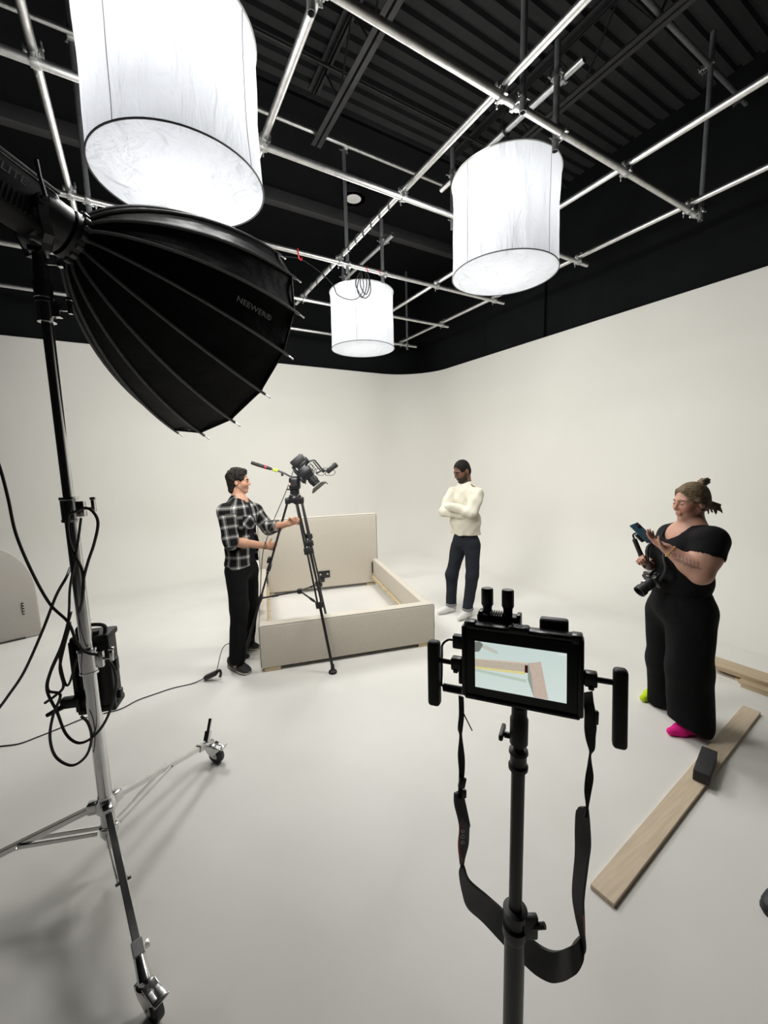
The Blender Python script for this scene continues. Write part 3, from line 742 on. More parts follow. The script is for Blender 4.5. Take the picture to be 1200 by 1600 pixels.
for i in range(NR):
    t0 = PH-i*2*PI/NR; t1 = PH-(i+1)*2*PI/NR
    b = MB(); vs = []; fs = []; ns, nw = 16, 6
    for a in range(ns+1):
        s = 0.02+0.98*a/ns
        for w in range(nw+1):
            q = w/nw
            # fabric is pulled flat between ribs and hollows slightly
            p = spt(t0, s).lerp(spt(t1, s), q)
            ctr = SP+SA*sprof(s)[1]
            k = 1-0.02*math.sin(PI*q)*s
            vs.append(ctr+(p-ctr)*k + (SA*(-0.018*math.sin(PI*q)) if False else Vector()))
    for a in range(ns):
        for w in range(nw):
            o = a*(nw+1)+w
            fs.append((o, o+1, o+nw+2, o+nw+1))
    b.add(vs, fs); pn = b.build('panel', M['sbox'], SB, angle=0)
    P = [spt(t0, 0.02+1.0*a/20, 0.003) for a in range(21)]
    b = MB(); b.tube(P, [0.0072]*21, 6); rb = b.build('rib', M['rib'], SB)
    b = MB(); e = P[-1]; dd = (P[-1]-P[-2]).normalized(); b.cyl(e, e+dd*0.028, 0.0035, n=6); b.ell(e+dd*0.03, (0.005, 0.005, 0.005), n=8, m=6); b.build('rib_tip', M['alu'], rb)
# hem, inner silver lining and front diffuser
b = MB(); b.tube([spt(PH-k*2*PI/NR, 0.99).lerp(spt(PH-(k+1)*2*PI/NR, 0.99), q)*1.0 for k in range(NR) for q in (0, 0.5)], 0.006, 6, closed=True); b.build('rim_hem', M['sbox'], SB)
b = MB(); vs = []; fs = []
for a in range(13):
    s = 0.03+0.92*a/12
    for k in range(32): vs.append(spt(PH-k*2*PI/32, s, -0.03))
for a in range(12):
    for k in range(32): fs.append((a*32+k, a*32+(k+1) % 32, (a+1)*32+(k+1) % 32, (a+1)*32+k))
b.add(vs, fs); b.build('silver_lining', M['silver'], SB, angle=0)
b = MB(); b.lathe([(0.0, 0.012), (0.3, 0.006), (SR*0.93, 0.0)], SP+SA*(SL*0.955), SA, n=48); b.build('front_diffuser', mat('white_diffusion_cloth', (0.82, 0.82, 0.82), 0.8, noise=(8, 0.02)), SB)
lo_ = bpy.data.lights.new('softbox_lamp', 'AREA'); lo_.shape = 'DISK'; lo_.size = SR*1.75; lo_.energy = SOFTBOX_WATTS; lo_.color = LAMP_COLOR
lob = bpy.data.objects.new('softbox_lamp', lo_); COL.objects.link(lob); lob.parent = SB; lob.location = SA*(SL*0.955+0.03); lob.rotation_euler = Vector((0, 0, -1)).rotation_difference(SA).to_euler()
# speed ring
b = MB(); b.lathe([(0.070, -0.035), (0.094, -0.032), (0.098, -0.01), (0.098, 0.012), (0.085, 0.03), (0.070, 0.03)], SP, SA, n=36, closed=True); sr = b.build('speed_ring', M['blackmetal'], SB)
for k in range(NR):
    t = PH-k*2*PI/NR; d = E1*math.cos(t)+E2*math.sin(t)
    b = MB(); b.box(SP+d*0.098+SA*0.006, (0.026, 0.018, 0.042), Matrix((d, SA.cross(d), SA)).transposed(), r=0.004); b.build('rib_socket', M['greyplastic'], sr)
# lettering on the panel facing the room
def text_on(parent, s, size, o, ex, ey, m, name='lettering', font_sx=1.0, ext=0.0006):
    cu = bpy.data.curves.new(name, 'FONT'); cu.body = s; cu.size = size; cu.extrude = ext; cu.align_x = 'CENTER'; cu.align_y = 'CENTER'; cu.resolution_u = 3; cu.offset = size*0.012
    ob = bpy.data.objects.new('tmp', cu); COL.objects.link(ob)
    dg = bpy.context.evaluated_depsgraph_get(); me = bpy.data.meshes.new_from_object(ob.evaluated_get(dg))
    bpy.data.objects.remove(ob)
    ez = ex.cross(ey); off = OFF.get(parent.name, Vector())
    for v in me.vertices: v.co = Vector(o)+ex*(v.co.x*font_sx)+ey*v.co.y+ez*v.co.z-off
    me.name = name
    return link(name, me, m, parent)
kk = 2                                     # panel between tips 2 and 3
tm = PH-(1.5)*2*PI/NR
pA, pB = spt(tm, 0.70), spt(tm, 0.93)
def on_panel(q, s, i):
    return spt(PH-i*2*PI/NR, s).lerp(spt(PH-(i+1)*2*PI/NR, s), q)
oc = on_panel(0.5, 0.80, 1); exx = (on_panel(0.5, 0.9, 1)-on_panel(0.5, 0.7, 1)).normalized()
wv = (on_panel(0.0, 0.8, 1)-on_panel(1.0, 0.8, 1)).normalized()
nn = exx.cross(wv).normalized(); eyy = nn.cross(exx)
if nn.dot(oc-(SP+SA*sprof(0.8)[1])) < 0: nn = -nn
text_on(SB, 'NEEWER®', 0.036, oc+nn*0.006-exx*0.01, exx, eyy, mat('pale_grey_print', (0.34, 0.34, 0.36), 0.6, noise=(30, 0.05)), 'lettering')
# -------------------------------------------------- lamp head on the yoke
HD = thing('studio_lamp_head', 'black studio light head with vents mounted behind the softbox', 'light', SP-SA*0.20)
def hp(a, b_, c): return SP+SA*a+E1*b_+E2*c
HM = Matrix((SA, E1, E2)).transposed()
b = MB(); b.box(hp(-0.30, 0, 0), (0.42, 0.15, 0.165), HM, r=0.022, seg=3); body = b.build('housing', mat('matt_black_housing', (0.004, 0.004, 0.0048), 0.6, spec=0.2, noise=(40, 0.2)), HD, angle=40)
b = MB(); b.lathe([(0.088, -0.125), (0.092, -0.10), (0.092, -0.045), (0.085, -0.038)], SP, SA, n=32); b.build('mount_collar', M['blackmetal'], HD)
b = MB(); b.lathe([(0.075, -0.14), (0.083, -0.125), (0.083, -0.118), (0.075, -0.115)], SP, SA, n=32); b.build('front_ring', M['blackmetal'], HD)
for s in (-1, 1):
    b = MB(); b.box(hp(-0.30, s*0.074, 0.080), (0.40, 0.012, 0.010), HM, r=0.002); b.build('edge_trim', M['greyplastic'], body)
    for k in range(12):
        b = MB(); b.box(hp(-0.16-k*0.014, s*0.0755, -0.045), (0.005, 0.004, 0.055), HM); b.build('vent_slot', M['blackplastic'], body)
text_on(HD, 'NANLITE', 0.040, hp(-0.272, 0.0765, 0.030), SA, E2, M['ink'], 'lettering')
# yoke arms down to the receiver
yk = hp(-0.15, 0, 0)
top = zc(2.60)
sd_ = Vector((0.28, -0.96, 0)).normalized()
for s in (-1, 1):
    P = [hp(-0.15, s*0.098, 0.0), hp(-0.15, s*0.098, 0.0)+Vector((0, 0, -0.06)), Vector((top.x, top.y, 2.66))+E1*s*0.085, Vector((top.x, top.y, 2.62))+E1*s*0.06, Vector((top.x, top.y, 2.615))]
    b = MB(); vs = []; fs = []
    for p in P:
        for (a, c) in ((-0.016, -0.006), (0.016, -0.006), (0.016, 0.006), (-0.016, 0.006)):
            vs.append(p+Vector((SA.x, SA.y, 0)).normalized()*a+(E1*c if p is not P[-1] and p is not P[-2] else Vector((0, 0, c))))
    for i in range(len(P)-1):
        for k in range(4): fs.append((i*4+k, i*4+(k+1) % 4, i*4+4+(k+1) % 4, i*4+4+k))
    fs += [(3, 2, 1, 0), tuple(4*(len(P)-1)+k for k in range(4))]
    b.add(vs, fs); b.build('yoke_arm', M['blackmetal'], HD, angle=30)
    b = MB(); b.cyl(hp(-0.15, s*0.07, 0), hp(-0.15, s*0.112, 0), 0.02, n=20); b.build('pivot_knob', M['blackmetal'], HD)
b = MB(); b.tube([hp(-0.15, 0.112, 0), hp(-0.15, 0.125, 0.0), hp(-0.18, 0.13, 0.05), hp(-0.2, 0.13, 0.095)], [0.008, 0.008, 0.007, 0.008], 8); b.build('tilt_lever', M['blackplastic'], HD)
b = MB(); b.box(Vector((top.x, top.y, 2.625)), (0.06, 0.05, 0.02), r=0.004); b.cyl(zc(2.56), zc(2.62), 0.022, n=16); b.build('yoke_base', M['blackmetal'], HD)
b = MB(); p = zc(2.585)+Vector((math.cos(KA), math.sin(KA), 0))*0.02; d = Vector((math.cos(KA), math.sin(KA), 0))
b.cyl(p, p+d*0.04, 0.006, n=10); b.box(p+d*0.05, (0.02, 0.026, 0.026), rotz(KA), r=0.004); b.build('lock_knob', M['chrome'], HD)
# -------------------------------------------------- power supply clipped to the stand
def sp3(x, y, dd=0.0): return upright(x, y, C0, dd)
pc0 = sp3(152, 1047, 0.075)
PS = thing('power_supply', 'black ballast box hung on the roller stand with cables plugged in', 'power supply', pc0-Vector((0, 0, 0.19)))
VM = rotz(-YAW+0.25)
vx, vy = VM @ Vector((1, 0, 0)), VM @ Vector((0, 1, 0))
def q3(a, b_, c): return pc0+vx*a+vy*b_+Vector((0, 0, c))
b = MB(); b.box(q3(0.0, 0.01, -0.005), (0.135, 0.10, 0.335), VM, r=0.012, seg=3); bod = b.build('body', M['blackplastic'], PS)
for z in (-0.165, 0.16):
    b = MB(); b.box(q3(0.0, 0.01, z), (0.150, 0.112, 0.03), VM, r=0.009, seg=2); b.build('end_bumper', M['blackrubber'], PS)
for s in (-1, 1):
    b = MB(); b.box(q3(s*0.068, -0.042, 0), (0.018, 0.02, 0.32), VM, r=0.005); b.build('corner_guard', M['blackrubber'], PS)
b = MB(); b.tube(spline([q3(-0.05, -0.01, 0.165), q3(-0.05, -0.01, 0.205), q3(0.0, -0.01, 0.215), q3(0.05, -0.01, 0.205), q3(0.05, -0.01, 0.165)], 5), 0.008, 8); b.build('carry_handle', M['blackrubber'], PS)
b = MB(); b.cyl(q3(-0.02, -0.02, 0.165), q3(-0.02, -0.02, 0.20), 0.014, n=14); b.cyl(q3(0.02, -0.02, 0.165), q3(0.02, -0.02, 0.19), 0.012, n=14); b.build('socket', M['blackmetal'], PS)
b = MB(); b.box(q3(-0.002, -0.03, 0.235), (0.012, 0.008, 0.035), VM @ Matrix.Rotation(0.6, 3, 'Y'), r=0.002); b.box(q3(-0.012, -0.03, 0.222), (0.03, 0.008, 0.012), VM, r=0.002); b.build('clip_tab', M['teal'], PS)
b = MB(); b.box(q3(0.078, 0.0, -0.12), (0.02, 0.03, 0.04), VM, r=0.004); b.box(q3(0.078, 0.0, 0.02), (0.012, 0.03, 0.06), VM, r=0.003); b.build('control_knob', M['blackplastic'], PS)
b = MB(); b.box(q3(-0.085, -0.06, -0.10), (0.075, 0.04, 0.045), VM, r=0.01); b.tube([q3(-0.11, -0.07, -0.11), q3(-0.17, -0.08, -0.135)], [0.012, 0.008], 10); b.build('hook_clamp', M['blackplastic'], PS)
def cab(name, pts, label, r=0.0055, dd=-0.05):
    P = [sp3(a[0]/3.2, 700+a[1]/3.2, dd+(a[2] if len(a) > 2 else 0)) for a in pts]
    cable(name, P, r, label, k=8, n=8)
cab('power_cable', [(-60, -60), (0, 100), (40, 250), (80, 430), (160, 620), (250, 780), (340, 870), (380, 960), (430, 1020), (500, 1035)], 'black cable curving in from the left wall side to the ballast box')
cab('power_cable', [(350, 600, .1), (330, 650), (280, 740), (210, 920), (120, 1120), (40, 1240), (0, 1295), (-60, 1370)], 'black cable falling from the stand towards the floor on its left')
cab('hanging_cable', [(352, 330), (425, 300), (470, 325), (490, 380), (470, 480), (440, 570), (418, 660), (412, 760), (395, 820, .02)], 'black cable loop bulging out from the middle collar of the roller stand')
cab('hanging_cable', [(345, 320), (338, 400), (352, 480), (380, 545), (410, 610), (418, 690), (412, 760)], 'black cable running close along the middle of the roller stand')
cab('hanging_cable', [(405, 350), (395, 430), (385, 500), (372, 580), (350, 700), (345, 820), (330, 930), (300, 1040), (320, 1160), (345, 1180), (385, 1050)], 'thin black cable dropping beside the stand column above the ballast box', 0.0045)
cab('cable_loop', [(355, 820), (310, 980), (255, 1110), (235, 1210), (285, 1320), (330, 1430), (395, 1475), (470, 1440), (535, 1350), (578, 1210), (572, 1110), (540, 1060)], 'wide black cable loop slung below the ballast box')
cab('cable_loop', [(350, 870), (325, 960), (250, 1130), (240, 1210), (290, 1225), (300, 1250), (265, 1340), (250, 1450), (280, 1545), (360, 1587), (430, 1540), (458, 1450), (440, 1375), (405, 1340)], 'lowest black cable loop hanging round the chrome column')
cab('cable_loop', [(345, 900), (318, 1000), (300, 1100), (318, 1190), (280, 1235), (225, 1275)], 'short black cable tail pointing left from the ballast box')
# ================================================================== field monitor on a stand
MC = Vector((0.54630, 0.46506, 1.44375))
MR = Matrix(((0.5681, 0.0355, -0.8222), (-0.8225, 0.0566, -0.5659), (0.0265, 0.9978, 0.0614)))
mx_, my_, mz_ = (MR.col[i].normalized() for i in range(3))
def mp3(a, b_, c=0.0): return MC+mx_*(a/1000)+my_*(b_/1000)+mz_*(c/1000)
def mbx(mb, a0, a1, b0, b1, c0, c1, r=2.0, seg=2):
    mb.box(mp3((a0+a1)/2, (b0+b1)/2, (c0+c1)/2), (abs(a1-a0)/1000, abs(b1-b0)/1000, abs(c1-c0)/1000), MR, r=r/1000, seg=seg)
PB = Vector((MC.x, MC.y, 0))-Vector((mz_.x, mz_.y, 0))*0.02
MS = thing('monitor_stand', 'black light stand in the foreground holding the field monitor', 'stand', PB)
def pz(z): return PB+Vector((0, 0, z))
for (z0, z1, r) in ((0.28, 0.885, 0.0200), (0.86, 1.262, 0.0127), (1.25, 1.36, 0.0095)):
    b = MB(); b.cyl(pz(z0), pz(z1), r, n=24); b.build('pole_section', M['blackmetal'], MS)
b = MB(); b.lathe([(0.0127, 0), (0.021, 0.002), (0.024, 0.012), (0.024, 0.03), (0.019, 0.034), (0.019, 0.05), (0.0235, 0.054), (0.0235, 0.066), (0.014, 0.07)], pz(0.865), n=28); c = b.build('lower_collar', M['blackplastic'], MS)
b = MB(); b.box(pz(0.905)+mx_*0.028, (0.03, 0.014, 0.05), rotz(-YAW), r=0.004); b.cyl(pz(0.905)+mx_*0.03, pz(0.92)+mx_*0.055, 0.006, n=8); b.build('lock_knob', M['blackplastic'], c)
b = MB(); b.lathe([(0.0127, 0), (0.0178, 0.001), (0.0182, 0.008), (0.0150, 0.012), (0.0150, 0.030), (0.0178, 0.034), (0.0170, 0.040), (0.0095, 0.042)], pz(1.236), n=28); b.build('upper_collar', M['blackplastic'], MS)
b = MB(); b.lathe([(0.0095, 0), (0.0165, 0.002), (0.0165, 0.05), (0.014, 0.056), (0.014, 0.075), (0.010, 0.078)], pz(1.288), n=24); b.cyl(pz(1.30), pz(1.30)-mx_*0.026, 0.006, n=10); b.box(pz(1.304)-mx_*0.03, (0.008, 0.012, 0.045), MR, r=0.003); b.build('ball_head', M['blackplastic'], MS)
b = MB(); b.lathe([(0.020, 0), (0.03, 0.004), (0.03, 0.05), (0.02, 0.055)], pz(0.26), n=20); b.lathe([(0.020, 0), (0.03, 0.004), (0.03, 0.04), (0.02, 0.045)], pz(0.05), n=20); b.cyl(pz(0.05), pz(0.28), 0.016, n=14); b.build('leg_hub', M['blackplastic'], MS)
for k in range(3):
    a = k*2*PI/3+0.35+PI/2; d = Vector((math.cos(a), math.sin(a), 0))
    b = MB(); bar(b, pz(0.285)+d*0.03, PB+d*0.36+Vector((0, 0, 0.012)), 0.018, 0.018); lg = b.build('leg', M['blackmetal'], MS)
    b = MB(); bar(b, pz(0.075)+d*0.03, pz(0.285).lerp(PB+d*0.36, 0.5)+d*0.015, 0.005, 0.016); b.build('brace', M['blackmetal'], lg)
    b = MB(); b.ell(PB+d*0.365+Vector((0, 0, 0.011)), (0.014, 0.014, 0.011)); b.build('rubber_foot', M['blackrubber'], lg)
MON = thing('field_monitor', 'caged black field monitor showing a bed corner, side handles fitted', 'monitor', mp3(0, -72, -12))
b = MB(); mbx(b, -96, 97, -62, 66, -26, 2.5, 5, 3); bd = b.build('monitor_body', M['blackplastic'], MON)
# screen image: white floor, upholstered rail with pine strip and the corner post
def screen_mat():
    m = bpy.data.materials.new('lit_screen_picture'); m.use_nodes = True
    nt = m.node_tree; nt.nodes.clear()
    out = nt.nodes.new('ShaderNodeOutputMaterial'); e = nt.nodes.new('ShaderNodeEmission')
    at = nt.nodes.new('ShaderNodeAttribute'); at.attribute_name = 'screen'
    nt.links.new(at.outputs['Color'], e.inputs[0]); e.inputs[1].default_value = 1.0
    nt.links.new(e.outputs[0], out.inputs['Surface'])
    return m
NX, NY = 240, 135
b = MB(); vs = []; fs = []
for j in range(NY+1):
    for i in range(NX+1):
        vs.append(mp3(-77.5+155*i/NX, -43.6+87.2*j/NY, 2.9))
for j in range(NY):
    for i in range(NX):
        o = j*(NX+1)+i; fs.append((o, o+1, o+NX+2, o+NX+1))
b.add(vs, fs); scr = b.build('screen', screen_mat(), MON, angle=0, recalc=False)
SX, SY = np.meshgrid(np.linspace(0, 1, NX+1), np.linspace(1, 0, NY+1))   # u right, v down
def srgb(c): return np.array([((x/255+0.055)/1.055)**2.4 if x > 10 else x/255/12.92 for x in c])
img = np.zeros((NY+1, NX+1, 3))
g = np.clip(SY*0.5+SX*0.25, 0, 1)[..., None]
img[:] = srgb((203, 219, 214))*(1-g)+srgb((221, 232, 226))*g
def inside(poly):
    n = len(poly); r = np.zeros(SX.shape, bool)
    for k in range(n):
        (x0, y0), (x1, y1) = poly[k], poly[(k+1) % n]
        c = ((y0 > SY) != (y1 > SY)) & (SX < (x1-x0)*(SY-y0)/((y1-y0) or 1e-9)+x0)
        r ^= c
    return r
nz = np.random.RandomState(2).rand(NY+1, NX+1)[..., None]
def fill(poly, col, tex=0.0):
    k = inside(poly); img[k] = (srgb(col)*(1+tex*(nz-0.5)))[k]
fill([(0.0, 0.60), (0.58, 0.66), (0.58, 0.72), (0.0, 0.66)], (188, 204, 190))
fill([(0, 0.385), (0.62, 0.30), (0.62, 0.345), (0, 0.40)], (214, 196, 178), .1)
fill([(0, 0.40), (0.60, 0.335), (0.60, 0.50), (0, 0.555)], (192, 180, 164), .25)
fill([(0, 0.555), (0.57, 0.50), (0.57, 0.555), (0, 0.60)], (226, 214, 146), .1)
fill([(0.565, 0.36), (0.60, 0.355), (0.60, 0.51), (0.565, 0.52)], (60, 25, 25), .5)
fill([(0.60, 0.31), (0.735, 0.24), (0.815, 0.99), (0.66, 1.0)], (200, 182, 168), .3)
fill([(0.60, 0.31), (0.60, 0.66), (0.665, 1.01), (0.63, 0.5)], (150, 160, 148), .1)
fill([(0.04, 0.10), (0.13, 0.06), (0.27, 0.16), (0.27, 0.22), (0.21, 0.20)], (196, 198, 186), .1)
fill([(0.0, 0.02), (0.06, 0.0), (0.10, 0.06), (0.05, 0.22), (0.0, 0.24)], (120, 124, 118), .4)
fill([(0.92, 0.03), (0.99, 0.03), (0.99, 0.05), (0.92, 0.05)], (235, 245, 245))
ca = scr.data.color_attributes.new('screen', 'FLOAT_COLOR', 'POINT')
ca.data.foreach_set('color', np.dstack([img[::-1][::-1]*0.92, np.ones((NY+1, NX+1, 1))])[::1].reshape(-1).astype(np.float32))
# cage bars
b = MB(); mbx(b, -103, -93, -66, 70, -24, 4, 4); b.build('cage_side', M['blackmetal'], MON)
b = MB(); mbx(b, 94, 104, -66, 70, -24, 4, 4); b.build('cage_side', M['blackmetal'], MON)
b = MB(); mbx(b, -98, 99, -70, -60, -24, 4, 4); b.build('cage_bottom', M['blackmetal'], MON)
b = MB(); mbx(b, -98, 99, 63, 74, -24, 2, 4); ct = b.build('cage_top', M['blackmetal'], MON)
for q_ in ((-98, -78, 66, 78, -22, 2), (84, 102, 60, 76, -22, 3), (26, 52, 70, 74, -18, 3)):
    b = MB(); mbx(b, *q_, 3); b.build('corner_block', M['blackmetal'], ct)
b = MB(); mbx(b, -18, 17, 66, 78, -20, 3, 3); pd = b.build('button_pad', M['blackplastic'], ct)
b = MB(); b.ring(mp3(0, 78.4, -8), my_, 0.006, 0.001, 20, 6, up=(1, 0, 0)); b.ring(mp3(0, 78.4, -8), my_, 0.003, 0.001, 14, 6, up=(1, 0, 0)); b.build('button', M['greyplastic'], pd)
for (a, c_) in ((-12, -14), (12, -14), (-12, -2), (12, -2)):
    b = MB(); b.cyl(mp3(a, 77.5, c_), mp3(a, 78.8, c_), 0.002, n=8); b.build('button', M['greyplastic'], pd)
for (a, bb, w, hh) in ((-92, 72, 9, 2.5), (-92, 72, 2.5, 8), (92, 69, 8, 2.2), (92, 69, 2.2, 7)):
    b = MB(); mbx(b, a-w/2, a+w/2, bb-hh/2, bb+hh/2, 1.5, 4.2, 0.3, 1); b.build('slot_mark', M['blackrubber'], ct)
text_on(MON, 'Portkeys', 0.0045, mp3(-84, -63, 4.4), mx_, my_, M['ink'], 'lettering', ext=0.0002)
# wireless receiver with two antennas
b = MB(); mbx(b, -80, 0, 50, 86, -54, -26, 4); mbx(b, -78, -70, 80, 90, -52, -28, 2); mbx(b, -8, 0, 80, 90, -52, -28, 2); rc = b.build('receiver', M['blackmetal'], MON)
for k in range(8):
    b = MB(); mbx(b, -56+k*4.4, -53.6+k*4.4, 80, 90, -50, -26, 0.8, 1); b.build('heat_fin', M['greyplastic'], rc)
for a in (-62, -24):
    b = MB(); b.lathe([(0.006, 0), (0.0085, 0.002), (0.0085, 0.014), (0.0095, 0.017), (0.0112, 0.02), (0.0112, 0.048), (0.0105, 0.0505), (0, 0.0505)], mp3(a, 83, -38), my_, n=24, up=(1, 0, 0)); b.build('antenna', M['blackplastic'], rc)
    b = MB(); b.lathe([(0.0, 0), (0.0098, 0.0), (0.0098, 0.0006), (0, 0.0006)], mp3(a, 133.6, -38), my_, n=24, up=(1, 0, 0)); b.build('antenna_cap', M['greyplastic'], rc)
b = MB(); mbx(b, 32, 80, 20, 90, -46, -25, 5, 3); b.build('battery', mat('charcoal_battery', (0.065, 0.067, 0.07), 0.5, noise=(30, 0.1)), MON)
# handles on both sides
for (a0, a1, b0, b1, nm) in ((-171, -147, -99, 30, 0), (146, 168, -105, 28, 1)):
    b = MB(); mbx(b, a0, a1, b0, b1, -16, 6, 7, 4); h_ = b.build('grip_handle', M['blackrubber'], MON)
    s = -1 if nm == 0 else 1; y0 = -8 if nm == 0 else 3
    b = MB(); b.cyl(mp3(a1-2 if s < 0 else a0+2, y0, -5), mp3(s*122, y0, -5), 0.0048, n=12); b.build('handle_rod', M['blackmetal'], h_)
    b = MB(); mbx(b, s*104, s*124, y0-12, y0+12, -15, 4, 3); mbx(b, s*110, s*119, y0-16, y0-8, -12, 6, 2); b.build('handle_clamp', M['blackmetal'], h_)
b = MB(); mbx(b, -122, -100, 20, 46, -18, -2, 3); mbx(b, -110, -102, -46, -20, -18, 0, 2); b.build('cable_block', M['blackplastic'], MON)
b = MB(); b.lathe([(0.0065, k*0.003) if j == 0 else (0.0082, k*0.003+0.0015) for k in range(13) for j in (0, 1)], mp3(-142, -62, -8), mx_, n=16); b.build('strain_relief', M['blackplastic'], MON)
b = MB(); b.tube(spline([mp3(-120, 34, -10), mp3(-132, 33, -10), mp3(-143, 22, -9), mp3(-147, 0, -18), mp3(-148, -40, -18), mp3(-146, -58, -10), mp3(-138, -62, -8)], 6), 0.0022, 8); b.build('short_cable', M['cable'], MON)
# neck strap slung from both sides
def strap_pt(x, y, dd): return upright(680+x/3.556, 1150+y/3.556, (MC.x, MC.y), dd)
def ribbon(name, pairs, m, parent, th=0.0016, k=6):
    A = spline([strap_pt(*p[0], p[2]) for p in pairs], k); B = spline([strap_pt(*p[1], p[3]) for p in pairs], k)
    vs = []; fs = []; n = len(A)
    for i in range(n):
        t = (A[min(i+1, n-1)]-A[max(i-1, 0)]+B[min(i+1, n-1)]-B[max(i-1, 0)]).normalized()
        w = (B[i]-A[i]); w = w.normalized() if w.length > 1e-5 else Vector((1, 0, 0))
        nn_ = t.cross(w).normalized()*th
        vs += [A[i]-nn_, B[i]-nn_, B[i]+nn_, A[i]+nn_]
    for i in range(n-1):
        for q in range(4): fs.append((i*4+q, i*4+(q+1) % 4, i*4+4+(q+1) % 4, i*4+4+q))
    fs += [(3, 2, 1, 0), tuple(4*(n-1)+q for q in range(4))]
    b = MB(); b.add(vs, fs); return b.build(name, m, parent, angle=40)
STR = thing('neck_strap', 'black padded neck strap hanging in a loop below the field monitor', 'strap', strap_pt(620, 1280, 0))
M['webbing'] = mat('black_webbing', (0.013, 0.013, 0.014), 0.7, noise=(120, 0.2))
M['pad'] = mat('charcoal_strap_pad', (0.028, 0.028, 0.030), 0.65, noise=(40, 0.2), bump=(90, 0.25, 0.002))
pd_ = ribbon('shoulder_pad', [((108, 320), (150, 300), 0, .01), ((110, 385), (188, 480), .0, .02), ((138, 500), (185, 510), .0, .025), ((132, 610), (180, 600), .0, .02), ((140, 700), (158, 690), .0, .008), ((135, 760), (165, 745), .02, .0), ((150, 860), (195, 810), .05, .01), ((180, 950), (290, 890), .07, .03), ((270, 1035), (370, 960), .09, .06), ((400, 1175), (480, 1070), .10, .075), ((490, 1260), (560, 1150), .10, .075), ((570, 1330), (640, 1193), .08, .06), ((670, 1372), (700, 1190), .05, .04), ((770, 1330), (760, 1160), .0, .0), ((828, 1220), (805, 1110), .0, .015), ((830, 1110), (803, 1090), .0, .01), ((826, 1000), (780, 990), .0, .02), ((825, 900), (765, 860), .0, .03), ((850, 700), (780, 660), .0, .03), ((862, 600), (780, 520), .0, .03), ((850, 420), (785, 420), .0, .025), ((835, 392), (800, 392), .0, .02)], M['pad'], STR, 0.0025)
ribbon('webbing', [((130, -225), (158, -215), 0, 0), ((132, -120), (160, -120), 0, .0), ((128, -40), (150, -40), .0, .005), ((138, 0), (146, 0), .0, .005), ((128, 100), (162, 120), .0, .005), ((132, 200), (160, 230), .0, .0), ((128, 300), (150, 310), .0, .0), ((125, 345), (150, 350), -.004, -.004)], M['webbing'], STR)
ribbon('webbing', [((815, -240), (870, -250), .02, 0), ((830, -130), (885, -160), .0, .0), ((830, -40), (895, -60), .0, .0), ((838, 20), (890, 0), .0, .0), ((855, 80), (885, 70), .0, .0), ((858, 110), (862, 110), .0, .004), ((835, 220), (880, 220), .005, .0), ((828, 310), (868, 310), .005, .0), ((838, 400), (850, 400), .0, .0), ((825, 450), (845, 450), -.004, -.004)], M['webbing'], STR)
b = MB(); q = strap_pt(150, 260, -.004); b.box(q, (0.013, 0.006, 0.020), rotz(-YAW) @ Matrix.Rotation(0.2, 3, 'Y'), r=0.002); q = strap_pt(160, 320, -.004); b.box(q, (0.009, 0.006, 0.016), rotz(-YAW), r=0.002); b.build('buckle', M['blackplastic'], STR)
b = MB(); q = strap_pt(893, -103, -.0); b.box(q, (0.008, 0.008, 0.026), rotz(-YAW), r=0.002); b.build('buckle', M['blackplastic'], STR)
b = MB(); b.tube([strap_pt(150, -140, -.004), strap_pt(175, -90, -.004), strap_pt(205, -30, -.004)], 0.0012, 5); b.build('loose_end', M['webbing'], STR)
b = MB(); b.tube(spline([strap_pt(140, 480, -.006), strap_pt(134, 560, -.006), strap_pt(136, 640, -.006), strap_pt(150, 700, -.003)], 5), 0.0012, 5); b.build('red_edging', M['red'], STR)
b = MB(); b.tube(spline([strap_pt(822, 1000, -.004), strap_pt(826, 1060, -.004), strap_pt(828, 1105, -.004)], 5), 0.0012, 5); b.build('red_edging', M['red'], STR)
for (y_, s_) in ((530, 0.004), (560, 0.005), (592, 0.004)):
    b = MB(); b.ring(strap_pt(153, y_, -.006), -NV, s_*0.7, 0.0009, 14, 5); b.build('printed_mark', M['whiteprint'], STR)
